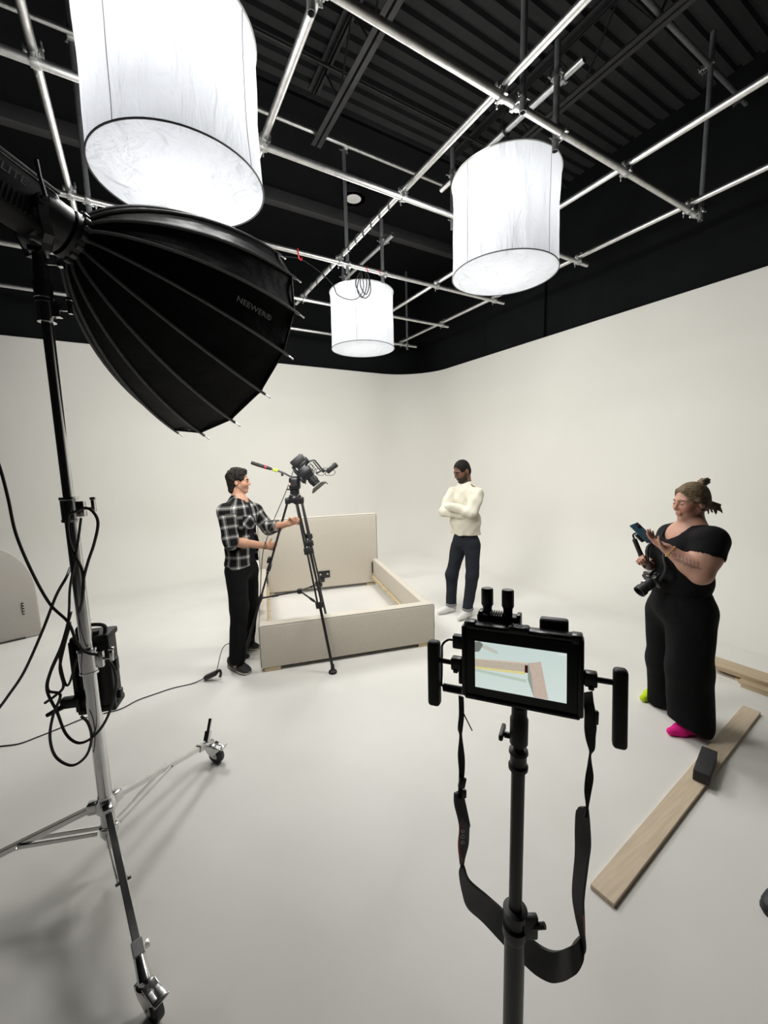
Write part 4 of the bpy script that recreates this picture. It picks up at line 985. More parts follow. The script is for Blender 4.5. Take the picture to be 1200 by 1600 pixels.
# ================================================================== tripod with cinema camera
F1, F2 = ground(384, 1027), ground(520, 1051)
m12 = (F1+F2)/2; dv = (F2-F1); perp = Vector((-dv.y, dv.x, 0)).normalized()
if perp.y < 0: perp = -perp
F3 = m12+perp*dv.length*0.866
TC = (F1+F2+F3)/3; TZ = 1.50
TR = thing('camera_tripod', 'tall black twin-tube video tripod standing at the footboard', 'tripod', TC)
def tc(z, d=Vector()): return Vector((TC.x, TC.y, z))+d
b = MB(); b.lathe([(0.045, -0.05), (0.06, -0.045), (0.062, 0.0), (0.055, 0.012), (0.05, 0.02)], tc(TZ), n=28); b.build('bowl', M['blackmetal'], TR)
for i, Fp in enumerate((F1, F2, F3)):
    d = (Fp-TC); d.z = 0; d.normalize(); s = Vector((-d.y, d.x, 0))
    tp = tc(TZ-0.03)+d*0.065; ft = Fp+Vector((0, 0, 0.045)); ax3 = (ft-tp)
    b = MB(); b.box(tp+Vector((0, 0, 0.0)), (0.05, 0.085, 0.055), Matrix((d, s, Vector((0, 0, 1)))).transposed(), r=0.008); lg = b.build('leg', M['blackmetal'], TR)
    u1, u2 = tp.lerp(ft, 0.31 if i else 0.43), tp.lerp(ft, 0.635)
    for k in (-1, 1):
        b = MB(); b.cyl(tp+s*0.028*k, u1+s*0.028*k, 0.0095, n=12); b.build('leg_tube', M['blackmetal'], lg)
        b = MB(); b.cyl(u1+s*0.018*k, u2+s*0.018*k, 0.0085, n=12); b.build('leg_tube', M['blackmetal'], lg)
    LM = Matrix((d.cross(s).cross(ax3.normalized()) if False else s.cross(ax3.normalized()), s, ax3.normalized())).transposed()
    b = MB(); b.box(u1, (0.034, 0.085, 0.06), LM, r=0.006); b.box(u1-d*0.0+Vector((0, 0, 0.07)), (0.028, 0.075, 0.05), LM, r=0.006); b.build('leg_lock', M['blackplastic'], lg)
    b = MB(); b.box(u2, (0.034, 0.07, 0.055), LM, r=0.006); b.build('leg_lock', M['blackplastic'], lg)
    b = MB(); b.cyl(u2, ft, 0.0125, n=14); b.build('leg_tube', M['blackmetal'], lg)
    b = MB(); b.lathe([(0.036, 0.0), (0.038, 0.006), (0.034, 0.018), (0.018, 0.028), (0.015, 0.075)], Vector((Fp.x, Fp.y, 0.0)), n=20); b.build('rubber_foot', M['blackrubber'], lg)
    ce = tc(u2.z+0.04); b = MB(); b.cyl(ce+d*0.02, u2+d*-0.01, 0.008, n=10); b.cyl(ce.lerp(u2, 0.55), ce.lerp(u2, 0.72), 0.012, n=12); b.build('spreader_arm', M['blackmetal'], TR)
b = MB(); b.cyl(tc(u2.z+0.02), tc(u2.z+0.06), 0.024, n=16); b.build('spreader_hub', M['blackplastic'], TR)
def t3(x, y, dd=0.0): return upright(380+x/7.5, 700+y/7.5, (TC.x, TC.y), dd)
S7 = (t3(100, 0)-t3(0, 0)).length/100      # metres per crop pixel
# fluid head
b = MB(); b.lathe([(0.05, 0.0), (0.052, 0.012), (0.042, 0.02), (0.042, 0.06)], tc(TZ+0.01), n=24); b.build('head_base', M['blackmetal'], TR)
hc = t3(605, 412)
b = MB(); b.box(hc, (0.10, 0.095, 0.125), rotz(-YAW), r=0.028, seg=4); hd = b.build('fluid_head', M['blackmetal'], TR)
b = MB(); b.cyl(hc-NV*0.043+CR*-0.035+Vector((0, 0, -0.005)), hc-NV*0.05+CR*-0.035+Vector((0, 0, -0.005)), 0.012, n=16); b.build('logo_disc', mat('white_badge', (0.8, 0.55, 0.5), 0.5, noise=(9, 0.2)), hd)
b = MB(); b.cyl(hc-NV*0.04, hc-NV*0.055, 0.03, n=20); b.box(hc-NV*0.056+Vector((0.015, 0, -0.02)), (0.04, 0.006, 0.014), rotz(-YAW), r=0.002); b.build('tension_dial', M['blackplastic'], hd)
b = MB(); b.box(t3(545, 485), (0.045, 0.02, 0.014), rotz(-YAW), r=0.004); b.build('lock_lever', M['blackplastic'], hd)
b = MB(); hpts = spline([t3(600, 350), t3(545, 330), t3(490, 300), t3(440, 280), t3(395, 262), t3(330, 245)], 6); b.tube(hpts, 0.0085, 10); ph = b.build('pan_handle', M['blackmetal'], TR)
b = MB(); b.tube([t3(330, 245), t3(260, 225), t3(160, 193), t3(96, 172)], [0.013, 0.0165, 0.0165, 0.0150], 12); b.build('handle_grip', M['blackrubber'], ph)
b = MB(); b.tube([t3(407, 268), t3(350, 252)], 0.0145, 12); b.build('lime_tape', M['lime'], ph)
b = MB(); b.tube([t3(275, 229), t3(252, 222)], 0.0175, 12); b.build('red_band', M['red'], ph)
b = MB(); b.box(t3(458, 310), (0.02, 0.016, 0.03), rotz(-YAW), r=0.004); b.build('handle_rosette', M['blackplastic'], ph)
# camera body pointing down at the bed
CAMR = thing('cinema_camera', 'black rigged cinema camera tilted down at the bed on the tripod', 'camera', t3(640, 340))
fx = (t3(860, 430)-t3(730, 280)).normalized()              # optical axis
sv = NV.copy(); uvv = (fx.cross(sv)).normalized()
if uvv.z < 0: uvv = -uvv
sv = fx.cross(uvv)
KM3 = Matrix((fx, uvv, sv)).transposed()
def cb(mb, x, y, L, U, S, dd=0.0, r=0.004, M_=None): mb.box(t3(x, y, dd), (L, U, S), M_ or KM3, r=r)
b = MB(); cb(b, 735, 285, 0.115, 0.10, 0.10, r=0.008); bd = b.build('camera_body', M['blackmetal'], CAMR)
b = MB(); cb(b, 735, 283, 0.06, 0.115, 0.085, -0.014, r=0.004); b.build('cage', M['blackmetal'], CAMR)
b = MB(); p0, p1 = t3(775, 325), t3(862, 425); b.tube([p0, p0.lerp(p1, .3), p0.lerp(p1, .32), p0.lerp(p1, .7), p0.lerp(p1, .72), p1], [.040, .040, .045, .045, .040, .040], 20); ln = b.build('lens', M['blackplastic'], CAMR)
b = MB(); x, y, a = frame(fx, uvv); c0 = t3(870, 435); vs = []
for (k, w, h_) in ((0, .045, .045), (0.022, .05, .075), (0.032, .05, .078)):
    for (i_, j_) in ((-1, -1), (1, -1), (1, 1), (-1, 1)): vs.append(c0+fx*k+sv*w*i_+uvv*h_*j_)
b.add(vs, [(0, 1, 5, 4), (1, 2, 6, 5), (2, 3, 7, 6), (3, 0, 4, 7), (4, 5, 9, 8), (5, 6, 10, 9), (6, 7, 11, 10), (7, 4, 8, 11), (3, 2, 1, 0), (8, 9, 10, 11)]); b.build('matte_box', mat('dark_olive_hood', (0.035, 0.034, 0.026), 0.5, noise=(20, 0.2)), CAMR)
b = MB(); b.tube(spline([t3(930, 400), t3(965, 408), t3(985, 415), t3(990, 425)], 4), 0.004, 6); b.build('flag_pin', M['blackmetal'], CAMR)
b = MB(); cb(b, 645, 152, 0.07, 0.125, 0.10, r=0.006); bt = b.build('battery_pack', M['blackplastic'], CAMR)
b = MB(); cb(b, 690, 190, 0.06, 0.105, 0.085, r=0.006); b.build('wireless_box', M['blackmetal'], CAMR)
b = MB(); cb(b, 722, 145, 0.055, 0.055, 0.06, r=0.01); b.build('top_unit', M['blackplastic'], CAMR)
b = MB(); cb(b, 620, 270, 0.10, 0.016, 0.06, r=0.003, M_=KM3); cb(b, 650, 300, 0.14, 0.012, 0.05, r=0.003); b.build('rear_plate', M['blackmetal'], CAMR)
for dd in (-0.03, 0.03):
    b = MB(); b.cyl(t3(575, 230, dd), t3(735, 420, dd), 0.0075, n=10); b.build('rail_rod', M['blackmetal'], CAMR)
b = MB(); cb(b, 700, 375, 0.06, 0.03, 0.08, r=0.004); cb(b, 660, 330, 0.12, 0.02, 0.06, r=0.004); b.build('base_plate', M['blackmetal'], CAMR)
b = MB(); b.tube([t3(745, 190), t3(775, 155), t3(825, 140), t3(845, 150)], 0.008, 8); b.tube([t3(835, 140), t3(880, 195), t3(935, 265)], 0.007, 8); b.tube([t3(820, 160), t3(870, 225), t3(920, 275)], 0.0055, 8); b.tube([t3(855, 300), t3(900, 275), t3(940, 262), t3(985, 265)], 0.0075, 8); arm = b.build('articulated_arm', M['blackmetal'], CAMR)
mm = Matrix(((t3(1085, 195)-t3(990, 275)).normalized(), NV, (t3(1085, 195)-t3(990, 275)).normalized().cross(NV))).transposed()
b = MB(); b.box(t3(1040, 235), (0.115, 0.07, 0.042), mm, r=0.006); b.box(t3(1075, 205), (0.03, 0.05, 0.05), mm, r=0.006); b.build('side_monitor', M['blackplastic'], CAMR)
b = MB(); b.cyl(t3(930, 250), t3(950, 285), 0.014, n=12); b.build('arm_joint', M['blackplastic'], CAMR)
for pts in ([(745, 250), (790, 190), (850, 250), (870, 310), (930, 320), (985, 270)], [(985, 260), (960, 310), (1000, 320), (1055, 315), (1078, 285), (1060, 255)], [(700, 130), (735, 110), (750, 140), (735, 190)], [(780, 170), (820, 230), (815, 260), (840, 270)], [(860, 300), (830, 260), (900, 240), (1000, 235)]):
    b = MB(); b.tube(spline([t3(x, y, -0.02) for x, y in pts], 6), 0.0028, 6); b.build('rig_cable', M['cable'], CAMR)
# camera power cable hanging down behind the operator to its adapter
AD = ground(330, 1063)+Vector((0, 0, 0.045))
def am(x, y, dd=0.0): return upright(320+x/4.2125, 690+y/4.2125, (TC.x, TC.y), dd)
cable('camera_cable', [t3(590, 260, .0), am(545, 300, -.02), am(500, 410, -.04), am(450, 525, -.08), am(405, 650, -.25), upright(410, 870, (0.64, 3.66), .22), upright(402, 960, (0.64, 3.66), .26), upright(375, 1000, (0.64, 3.66), .22), upright(350, 1010, (0.64, 3.66), .03), AD+CR*0.05+Vector((0, 0, 0.03))], 0.0035, 'thin black cable dropping from the camera behind the operator to the adapter')
adp = thing('power_adapter', 'black power adapter brick dangling just above the floor beside the operator', 'adapter', AD)
dA = (CR*0.9+Vector((0, 0, 0.42))).normalized()
x, y, a = frame(dA); AM = Matrix((a, x, y)).transposed()
b = MB(); b.box(AD, (0.115, 0.05, 0.036), AM, r=0.008, seg=3); b.build('brick', M['blackplastic'], adp)
b = MB(); b.tube(spline([AD+dA*0.055, AD+dA*0.085+Vector((0, 0, .01)), AD+dA*0.095+Vector((0, 0, -.02)), AD+dA*0.085+Vector((0, 0, -.05))], 5), 0.011, 8); b.build('plug_clip', M['blackrubber'], adp)
fl = [ground(x, y)+Vector((0, 0, 0.0045)) for x, y in ((-40, 1172), (0, 1167), (30, 1163), (60, 1152), (95, 1138), (135, 1122), (165, 1115), (190, 1108), (215, 1095), (240, 1086), (270, 1076), (300, 1069))]
cable('floor_cable', fl+[AD-dA*0.057], 0.0042, 'thin black cable lying across the white floor to the power adapter', at=fl[3])
# ================================================================== people
class Field:
    """signed distances on a grid, blended into one skin and turned into a mesh by surface nets"""
    def __init__(self, lo, hi, h):
        self.lo = np.array(lo, np.float32); self.h = h
        self.n = np.ceil((np.array(hi)-np.array(lo))/h).astype(int)+1
        self.F = np.full(tuple(self.n), 1.0, np.float32)
    def _reg(self, lo, hi):
        a = np.clip(np.floor((np.array(lo)-self.lo)/self.h).astype(int), 0, self.n)
        b = np.clip(np.ceil((np.array(hi)-self.lo)/self.h).astype(int)+1, 0, self.n)
        sl = tuple(slice(i, j) for i, j in zip(a, b))
        ax = [self.lo[k]+self.h*np.arange(a[k], b[k], dtype=np.float32) for k in range(3)]
        return sl, (ax[0][:, None, None], ax[1][None, :, None], ax[2][None, None, :])
    def _mix(self, sl, d, k):
        f = self.F[sl]
        if k > 0:
            h = np.maximum(k-np.abs(f-d), 0)/k
            self.F[sl] = np.minimum(f, d)-h*h*k*0.25
        else: self.F[sl] = np.minimum(f, d)
    def cone(self, a, b, ra, rb, k=0.02, sub=False):
        a = np.array(a, np.float32); b = np.array(b, np.float32); m = max(ra, rb)+k+3*self.h
        sl, (X, Y, Z) = self._reg(np.minimum(a, b)-m, np.maximum(a, b)+m)
        d = b-a; L = float(d@d)+1e-9
        t = np.clip(((X-a[0])*d[0]+(Y-a[1])*d[1]+(Z-a[2])*d[2])/L, 0, 1)
        q = np.sqrt((X-a[0]-t*d[0])**2+(Y-a[1]-t*d[1])**2+(Z-a[2]-t*d[2])**2)-(ra+(rb-ra)*t)
        if sub: self.F[sl] = np.maximum(self.F[sl], -q)
        else: self._mix(sl, q, k)
        return self
    def chain(self, pts, rs, k=0.02):
        for i in range(len(pts)-1): self.cone(pts[i], pts[i+1], rs[i], rs[i+1], k)
        return self
    def ell(self, c, rad, R=None, k=0.02, sub=False):
        c = np.array(c, np.float32); m = max(rad)+k+3*self.h
        sl, (X, Y, Z) = self._reg(c-m, c+m)
        X, Y, Z = X-c[0], Y-c[1], Z-c[2]
        R = R if R is not None else ((1, 0, 0), (0, 1, 0), (0, 0, 1))
        L = [X*r[0]+Y*r[1]+Z*r[2] for r in R]
        k0 = np.sqrt(sum((l/r)**2 for l, r in zip(L, rad)))
        k1 = np.sqrt(sum((l/(r*r))**2 for l, r in zip(L, rad)))+1e-9
        d = k0*(k0-1)/k1
        if sub:
            if k > 0:
                f = self.F[sl]; h = np.maximum(k-np.abs(f+d), 0)/k
                self.F[sl] = np.maximum(f, -d)+h*h*k*0.25
            else: self.F[sl] = np.maximum(self.F[sl], -d)
        else: self._mix(sl, d, k)
        return self
    def grid(self):
        _, G = self._reg(self.lo, self.lo+self.h*self.n)
        return [g[:self.n[0], :self.n[1], :self.n[2]] for g in G]
    def cut(self, fn):
        """keep only where fn(X, Y, Z) < 0"""
        X, Y, Z = self.grid(); self.F = np.maximum(self.F, fn(X, Y, Z).astype(np.float32)); return self
    def wrinkle(self, amp, fx, fy, fz, seed):
        X, Y, Z = self.grid(); r = np.random.RandomState(seed)
        w = 0
        for i in range(3):
            a = r.uniform(-1, 1, 3); p = r.uniform(0, 6, 3)
            w = w+np.sin(fx*(X*(1+.4*a[0])+.5*a[1]*Z)+p[0])*np.sin(fy*(Y*(1+.4*a[2])+.4*Z*a[0])+p[1])*np.sin(fz*(Z+.5*a[1]*X)+p[2])
        self.F = self.F+(amp*w).astype(np.float32); return self
    def mesh(self, name):
        F = self.F; n = self.n; ins = F < 0
        c = [(i, j, k) for i in (0, 1) for j in (0, 1) for k in (0, 1)]
        def sh(a, o): return a[o[0]:n[0]-1+o[0], o[1]:n[1]-1+o[1], o[2]:n[2]-1+o[2]]
        s = sum(sh(ins, o).astype(np.int8) for o in c)
        act = (s > 0) & (s < 8); idx = np.argwhere(act); N = len(idx)
        acc = np.zeros((N, 3), np.float32); cnt = np.zeros(N, np.float32)
        val = {o: F[idx[:, 0]+o[0], idx[:, 1]+o[1], idx[:, 2]+o[2]] for o in c}
        for o in c:
            for axx in range(3):
                if o[axx] == 0:
                    p = list(o); p[axx] = 1; p = tuple(p)
                    a, b_ = val[o], val[p]; m = (a < 0) != (b_ < 0)
                    t = np.where(m, a/np.where(m, a-b_, 1), 0)
                    pos = np.tile(np.array(o, np.float32), (N, 1)); pos[:, axx] = t
                    acc[m] += pos[m]; cnt[m] += 1
        V = self.lo+self.h*(idx+acc/cnt[:, None])
        vid = np.full(tuple(n-1), -1, np.int32); vid[tuple(idx.T)] = np.arange(N)
        Q = []
        for axx in range(3):
            sl0 = [slice(1, m-1) for m in n]; sl1 = list(sl0)
            sl0[axx] = slice(0, n[axx]-1); sl1[axx] = slice(1, n[axx])
            a, b_ = ins[tuple(sl0)], ins[tuple(sl1)]
            e = np.argwhere(a != b_); flip = a[tuple(e.T)]
            e = e+np.array([0 if k == axx else 1 for k in range(3)])
            u, w = [(1, 2), (2, 0), (0, 1)][axx]
            def cell(du, dw):
                q = e.copy(); q[:, u] -= du; q[:, w] -= dw; return vid[tuple(q.T)]
            q = np.stack([cell(1, 1), cell(0, 1), cell(0, 0), cell(1, 0)], 1)
            q[~flip] = q[~flip][:, ::-1]
            Q.append(q)
        Q = np.concatenate(Q); Q = Q[(Q >= 0).all(1)]
        me = bpy.data.meshes.new(name)
        me.vertices.add(N); me.vertices.foreach_set('co', V.astype(np.float32).ravel())
        me.loops.add(len(Q)*4); me.loops.foreach_set('vertex_index', Q.ravel().astype(np.int32))
        me.polygons.add(len(Q)); me.polygons.foreach_set('loop_start', np.arange(0, len(Q)*4, 4, dtype=np.int32))
        me.update(calc_edges=True); me.validate(); me.shade_smooth()
        return me, V
def place(me, V, parent, m, name):
    off = np.array(OFF[parent.name], np.float32)
    W = np.zeros(len(me.vertices)*3, np.float32); me.vertices.foreach_get('co', W)
    W = W.reshape(-1, 3)
    # one relaxing pass removes the grid steps
    E = np.zeros(len(me.edges)*2, np.int32); me.edges.foreach_get('vertices', E); E = E.reshape(-1, 2)
    for _ in range(3):
        A = np.zeros_like(W); c = np.zeros(len(W), np.float32)
        np.add.at(A, E[:, 0], W[E[:, 1]]); np.add.at(A, E[:, 1], W[E[:, 0]]); np.add.at(c, E[:, 0], 1); np.add.at(c, E[:, 1], 1)
        W = 0.5*W+0.5*A/np.maximum(c, 1)[:, None]
    me.vertices.foreach_set('co', (W-off).ravel()); me.update()
    return link(name, me, m, parent), W
def bounds(pts, m): P = np.array([tuple(p) for p in pts]); return P.min(0)-m, P.max(0)+m
def skin_mat(name, rough=0.5):
    m = bpy.data.materials.new(name); m.use_nodes = True; nt = m.node_tree; p = nt.nodes['Principled BSDF']
    a = nt.nodes.new('ShaderNodeAttribute'); a.attribute_name = 'tint'
    tc = nt.nodes.new('ShaderNodeTexCoord'); n = nt.nodes.new('ShaderNodeTexNoise'); n.inputs['Scale'].default_value = 60
    mr = nt.nodes.new('ShaderNodeMapRange'); mr.inputs['To Min'].default_value = 0.93; mr.inputs['To Max'].default_value = 1.07
    mx = nt.nodes.new('ShaderNodeVectorMath'); mx.operation = 'SCALE'
    nt.links.new(tc.outputs['Object'], n.inputs['Vector']); nt.links.new(n.outputs['Fac'], mr.inputs[0])
    nt.links.new(a.outputs['Color'], mx.inputs[0]); nt.links.new(mr.outputs[0], mx.inputs['Scale']); nt.links.new(mx.outputs[0], p.inputs['Base Color'])
    p.inputs['Roughness'].default_value = rough; p.inputs['Specular IOR Level'].default_value = 0.35
    p.inputs['Subsurface Weight'].default_value = 0.0
    return m
def tint(o, C):
    ca = o.data.color_attributes.new('tint', 'FLOAT_COLOR', 'POINT')
    ca.data.foreach_set('color', np.concatenate([C, np.ones((len(C), 1))], 1).astype(np.float32).ravel())
class Head:
    def __init__(self, c, fwd, up, s=1.0, wide=1.0):
        self.c = Vector(c); self.s = s; self.w = wide
        self.F = Vector(fwd).normalized(); u = Vector(up); self.U = (u-self.F*u.dot(self.F)).normalized(); self.S = self.U.cross(self.F)
        self.R = (self.F, self.S, self.U)
    def p(self, f, s_, u): return self.c+self.F*(f*self.s)+self.S*(s_*self.s*self.w)+self.U*(u*self.s)
    def rad(self, a, b_, c_): return (a*self.s, b_*self.s*self.w, c_*self.s)
    def build(self, fd, nb, neck=0.055, jaw=1.0, nose=1.0):
        s = self.s; e = fd.ell; P = self.p
        e(P(-.012, 0, .036), self.rad(.098, .077, .094), self.R, .0)
        e(P(.030, 0, -.034), self.rad(.062, .058*jaw, .082), self.R, .025)
        for q in (-1, 1):
            fd.cone(P(-.002, q*.052*jaw, -.050), P(.062, q*.014, -.104), .018*s, .018*s, .018)
            e(P(.064, q*.038, -.026), self.rad(.026, .024, .026), self.R, .03)
            fd.cone(P(.084, q*.012, .026), P(.070, q*.046, .022), .012*s, .010*s, .018)
        fd.cone(P(.070, -.008, -.106), P(.070, .008, -.106), .018*s, .018*s, .02)
        for q in (-1, 1): e(P(.102, q*.031, .002), self.rad(.020, .019, .011), self.R, .012, sub=True)
        fd.cone(P(.090, 0, .014), P(.112*nose, 0, -.028), .008*s, .0125*s, .012)
        for q in (-1, 1): e(P(.098, q*.0125, -.034), self.rad(.011, .0085, .008), self.R, .006)
        fd.cone(P(.092, -.016, -.063), P(.092, .016, -.063), .0075*s, .0075*s, .008)
        fd.cone(P(.090, -.014, -.077), P(.090, .014, -.077), .0085*s, .0085*s, .008)
        for q in (-1, 1):
            e(P(.078, q*.031, .002), self.rad(.018, .014, .0105), self.R, .004)
            e(P(-.014, q*.081, -.008), self.rad(.022, .011, .034), self.R, .005)
            e(P(-.008, q*.094, -.004), self.rad(.011, .008, .018), self.R, .004, sub=True)
        fd.cone(P(-.034, 0, -.050), nb, neck*.92, neck*1.06, .012)
        return self
    def loc(self, V):
        d = (V-np.array(self.c))/self.s
        return d@np.array(self.F), d@np.array(self.S)/self.w, d@np.array(self.U)
    def hairline(self, parent, m, brow, eye):
        P = self.p
        for q in (-1, 1):
            b = MB(); b.tube(spline([P(.0975, q*.012, .0205), P(.0945, q*.030, .027), P(.080, q*.050, .021)], 5), 0.0028*self.s*brow, 6); b.build('eyebrow', m, parent)
            b = MB(); b.tube(spline([P(.0935, q*.018, .0005), P(.0975, q*.030, .0045 if eye else -.003), P(.088, q*.0455, .0005)], 5), 0.0017*self.s, 6); b.build('eyelash', m, parent)
            if eye:
                b = MB(); b.ell(P(.0925, q*.0305, .001), (0.0035*self.s, 0.006*self.s, 0.004*self.s), Matrix((self.F, self.S, self.U)).transposed(), 10, 6); b.build('eye', m, parent)
def hand(fd, W, D, Np, S, s=1.0, curl=(0.5, 0.6, 0.5), spread=0.0, thumb=(0.5, 0.3), k=0.004):
    """W wrist, D towards the knuckles, Np out of the palm, S towards the thumb"""
    W = Vector(W); D = Vector(D).normalized(); Np = Vector(Np); Np = (Np-D*Np.dot(D)).normalized(); S = Vector(S); S = (S-D*S.dot(D)-Np*S.dot(Np)).normalized()
    for i in range(4):
        o = (0.030-0.0195*i)*s
        fd.cone(W+S*o*0.55, W+D*0.083*s*(1-0.03*abs(i-1))+S*o, .014*s, .0125*s, .012)
    fd.cone(W+D*.01*s, W+D*.06*s, .022*s, .020*s, .02)
    for i in range(4):
        L = (0.95, 1.05, 1.0, 0.80)[i]*s; o = (0.030-0.0195*i)*s
        p = W+D*(0.083*s*(1-0.03*abs(i-1)))+S*o; a = 0.0
        dS = S*(spread*(1.5-i)*0.12)
        for j, (l, r0, r1) in enumerate(((.043, .0098, .0090), (.027, .0090, .0083), (.021, .0083, .0070))):
            a += curl[j]*(1+0.08*i)
            q = p+((D*math.cos(a)+Np*math.sin(a))+dS*(1-j*.3)).normalized()*(l*L)
            fd.cone(p, q, r0*s, r1*s, k); p = q
    p = W+D*.022*s+S*.030*s+Np*.004; d = (S*0.62+D*0.62+Np*thumb[0]).normalized(); q = p+d*.042*s
    fd.cone(p, q, .0135*s, .0110*s, .012)
    d = (S*0.15+D*0.75+Np*(thumb[0]+thumb[1])).normalized(); r = q+d*.030*s; fd.cone(q, r, .0108*s, .0098*s, k)
    d = (S*-0.1+D*0.8+Np*(thumb[0]+thumb[1]*1.6)).normalized(); fd.cone(r, r+d*.022*s, .0098*s, .0078*s, k)
def garment(parent, name, m, pts, margin, h, fn, wr=None):
    lo, hi = bounds(pts, margin); fd = Field(lo, hi, h); fn(fd)
    if wr: fd.wrinkle(*wr)
    me, V = fd.mesh(name); return place(me, V, parent, m, name)
def npv(v): return np.array(tuple(v), np.float32)
def sdot(X, Y, Z, p, d): return (X-p[0])*d[0]+(Y-p[1])*d[1]+(Z-p[2])*d[2]
def body_frame(n, ang):
    """facing ang radians from image right, turning towards the camera"""
    rh = Vector((n.y, -n.x, 0)); bf = rh*math.cos(ang)-n*math.sin(ang)
    return rh, bf, Vector((-bf.y, bf.x, 0))            # right in the picture, front, the person's left
def hair_mat(name, c1, c2, sc=90, stretch=(1, 1, 1)):
    m = bpy.data.materials.new(name); m.use_nodes = True; nt = m.node_tree; p = nt.nodes['Principled BSDF']
    tc = nt.nodes.new('ShaderNodeTexCoord'); mp = nt.nodes.new('ShaderNodeMapping'); mp.inputs['Scale'].default_value = stretch
    n = nt.nodes.new('ShaderNodeTexNoise'); n.inputs['Scale'].default_value = sc; n.inputs['Detail'].default_value = 4
    r = nt.nodes.new('ShaderNodeValToRGB'); r.color_ramp.elements[0].position = .35; r.color_ramp.elements[1].position = .68
    r.color_ramp.elements[0].color = (*c1, 1); r.color_ramp.elements[1].color = (*c2, 1)
    bp = nt.nodes.new('ShaderNodeBump'); bp.inputs['Strength'].default_value = .6; bp.inputs['Distance'].default_value = .006
    nt.links.new(tc.outputs['Object'], mp.inputs[0]); nt.links.new(mp.outputs[0], n.inputs['Vector']); nt.links.new(n.outputs['Fac'], r.inputs[0])
    nt.links.new(r.outputs[0], p.inputs['Base Color']); nt.links.new(n.outputs['Fac'], bp.inputs['Height']); nt.links.new(bp.outputs[0], p.inputs['Normal'])
    p.inputs['Roughness'].default_value = .65; p.inputs['Specular IOR Level'].default_value = .15
    return m
M['skin'] = skin_mat('skin')
M['hairblack'] = hair_mat('dark_brown_curls', (0.007, 0.006, 0.005), (0.03, 0.024, 0.02))
M['hairbuzz'] = hair_mat('cropped_black_hair', (0.006, 0.005, 0.0045), (0.014, 0.012, 0.011), 220)
M['hairblond'] = hair_mat('dark_blond_hair', (0.075, 0.052, 0.030), (0.24, 0.175, 0.105), 55, (1, 1, 3.0))
def cloth_mat(name, col, rough=.85, bump=.4, sc=22, var=.12):
    return mat(name, col, rough, spec=.15, noise=(sc, var), bump=(sc*.6, bump, .012))
M['blackpants'] = cloth_mat('black_trousers', (0.006, 0.006, 0.0068))
M['denim'] = cloth_mat('dark_indigo_denim', (0.022, 0.024, 0.031))
M['navytee'] = cloth_mat('navy_tshirt', (0.014, 0.017, 0.026))
M['blacktop'] = cloth_mat('black_jersey', (0.0065, 0.006, 0.007))
M['cream'] = cloth_mat('cream_knit', (0.70, 0.67, 0.55), .9, .5, 16, .04)
M['sock'] = cloth_mat('white_sock', (0.72, 0.71, 0.68), .9, .3, 40, .05)
M['pinksock'] = cloth_mat('hot_pink_sock', (0.80, 0.02, 0.25), .85, .3, 40, .06)
M['limesock'] = cloth_mat('lime_sock', (0.55, 0.72, 0.02), .85, .3, 40, .06)
M['cuffgrey'] = cloth_mat('grey_denim_cuff', (0.22, 0.22, 0.23))
M['gold'] = mat('gold_jewellery', (0.85, 0.60, 0.25), .25, 1.0, noise=(40, .05))
def plaid_mat():
    m = bpy.data.materials.new('black_white_flannel'); m.use_nodes = True; nt = m.node_tree; p = nt.nodes['Principled BSDF']
    a = nt.nodes.new('ShaderNodeAttribute'); a.attribute_name = 'cloth'; sx = nt.nodes.new('ShaderNodeSeparateXYZ')
    nt.links.new(a.outputs['Vector'], sx.inputs[0])
    def N(op, x, y=None):
        n = nt.nodes.new('ShaderNodeMath'); n.operation = op
        for i, v in enumerate((x, y)):
            if v is None: continue
            if isinstance(v, (int, float)): n.inputs[i].default_value = v
            else: nt.links.new(v, n.inputs[i])
        return n.outputs[0]
    def band(src):
        t = N('ABSOLUTE', N('SUBTRACT', N('FRACT', N('MULTIPLY', src, 1/0.088)), 0.5))     # 0 at the stripe
        wide = N('LESS_THAN', t, 0.085)
        l2 = N('LESS_THAN', N('ABSOLUTE', N('SUBTRACT', t, 0.16)), 0.022)
        return N('MAXIMUM', wide, N('MULTIPLY', l2, 0.6))
    s = N('ADD', band(sx.outputs[0]), band(sx.outputs[1]))
    r = nt.nodes.new('ShaderNodeValToRGB'); e = r.color_ramp.elements
    e[0].color = (0.010, 0.0095, 0.0095, 1); e[1].color = (0.66, 0.66, 0.62, 1); e[1].position = 1.0
    q = e.new(0.5); q.color = (0.22, 0.22, 0.21, 1)
    nt.links.new(N('MULTIPLY', s, 0.5), r.inputs[0]); nt.links.new(r.outputs[0], p.inputs['Base Color'])
    p.inputs['Roughness'].default_value = .9; p.inputs['Specular IOR Level'].default_value = .1
    return m
M['plaid'] = plaid_mat()
def cloth_uv(o, UV):
    at = o.data.attributes.new('cloth', 'FLOAT_VECTOR', 'POINT'); at.data.foreach_set('vector', np.concatenate([UV, np.zeros((len(UV), 1))], 1).astype(np.float32).ravel())
def seg_uv(V, a, b_):
    a = npv(a); d = npv(b_)-a; L = np.linalg.norm(d); d /= L; t = (V-a)@d; q = V-a-t[:, None]*d
    dist = np.linalg.norm(q, axis=1)
    x = np.cross(d, [0, 0, 1.0]); x /= np.linalg.norm(x)+1e-9; y = np.cross(d, x)
    return dist-0.0*t, t, np.arctan2(q@y, q@x)*0.06, (t > -0.06) & (t < L+0.05)
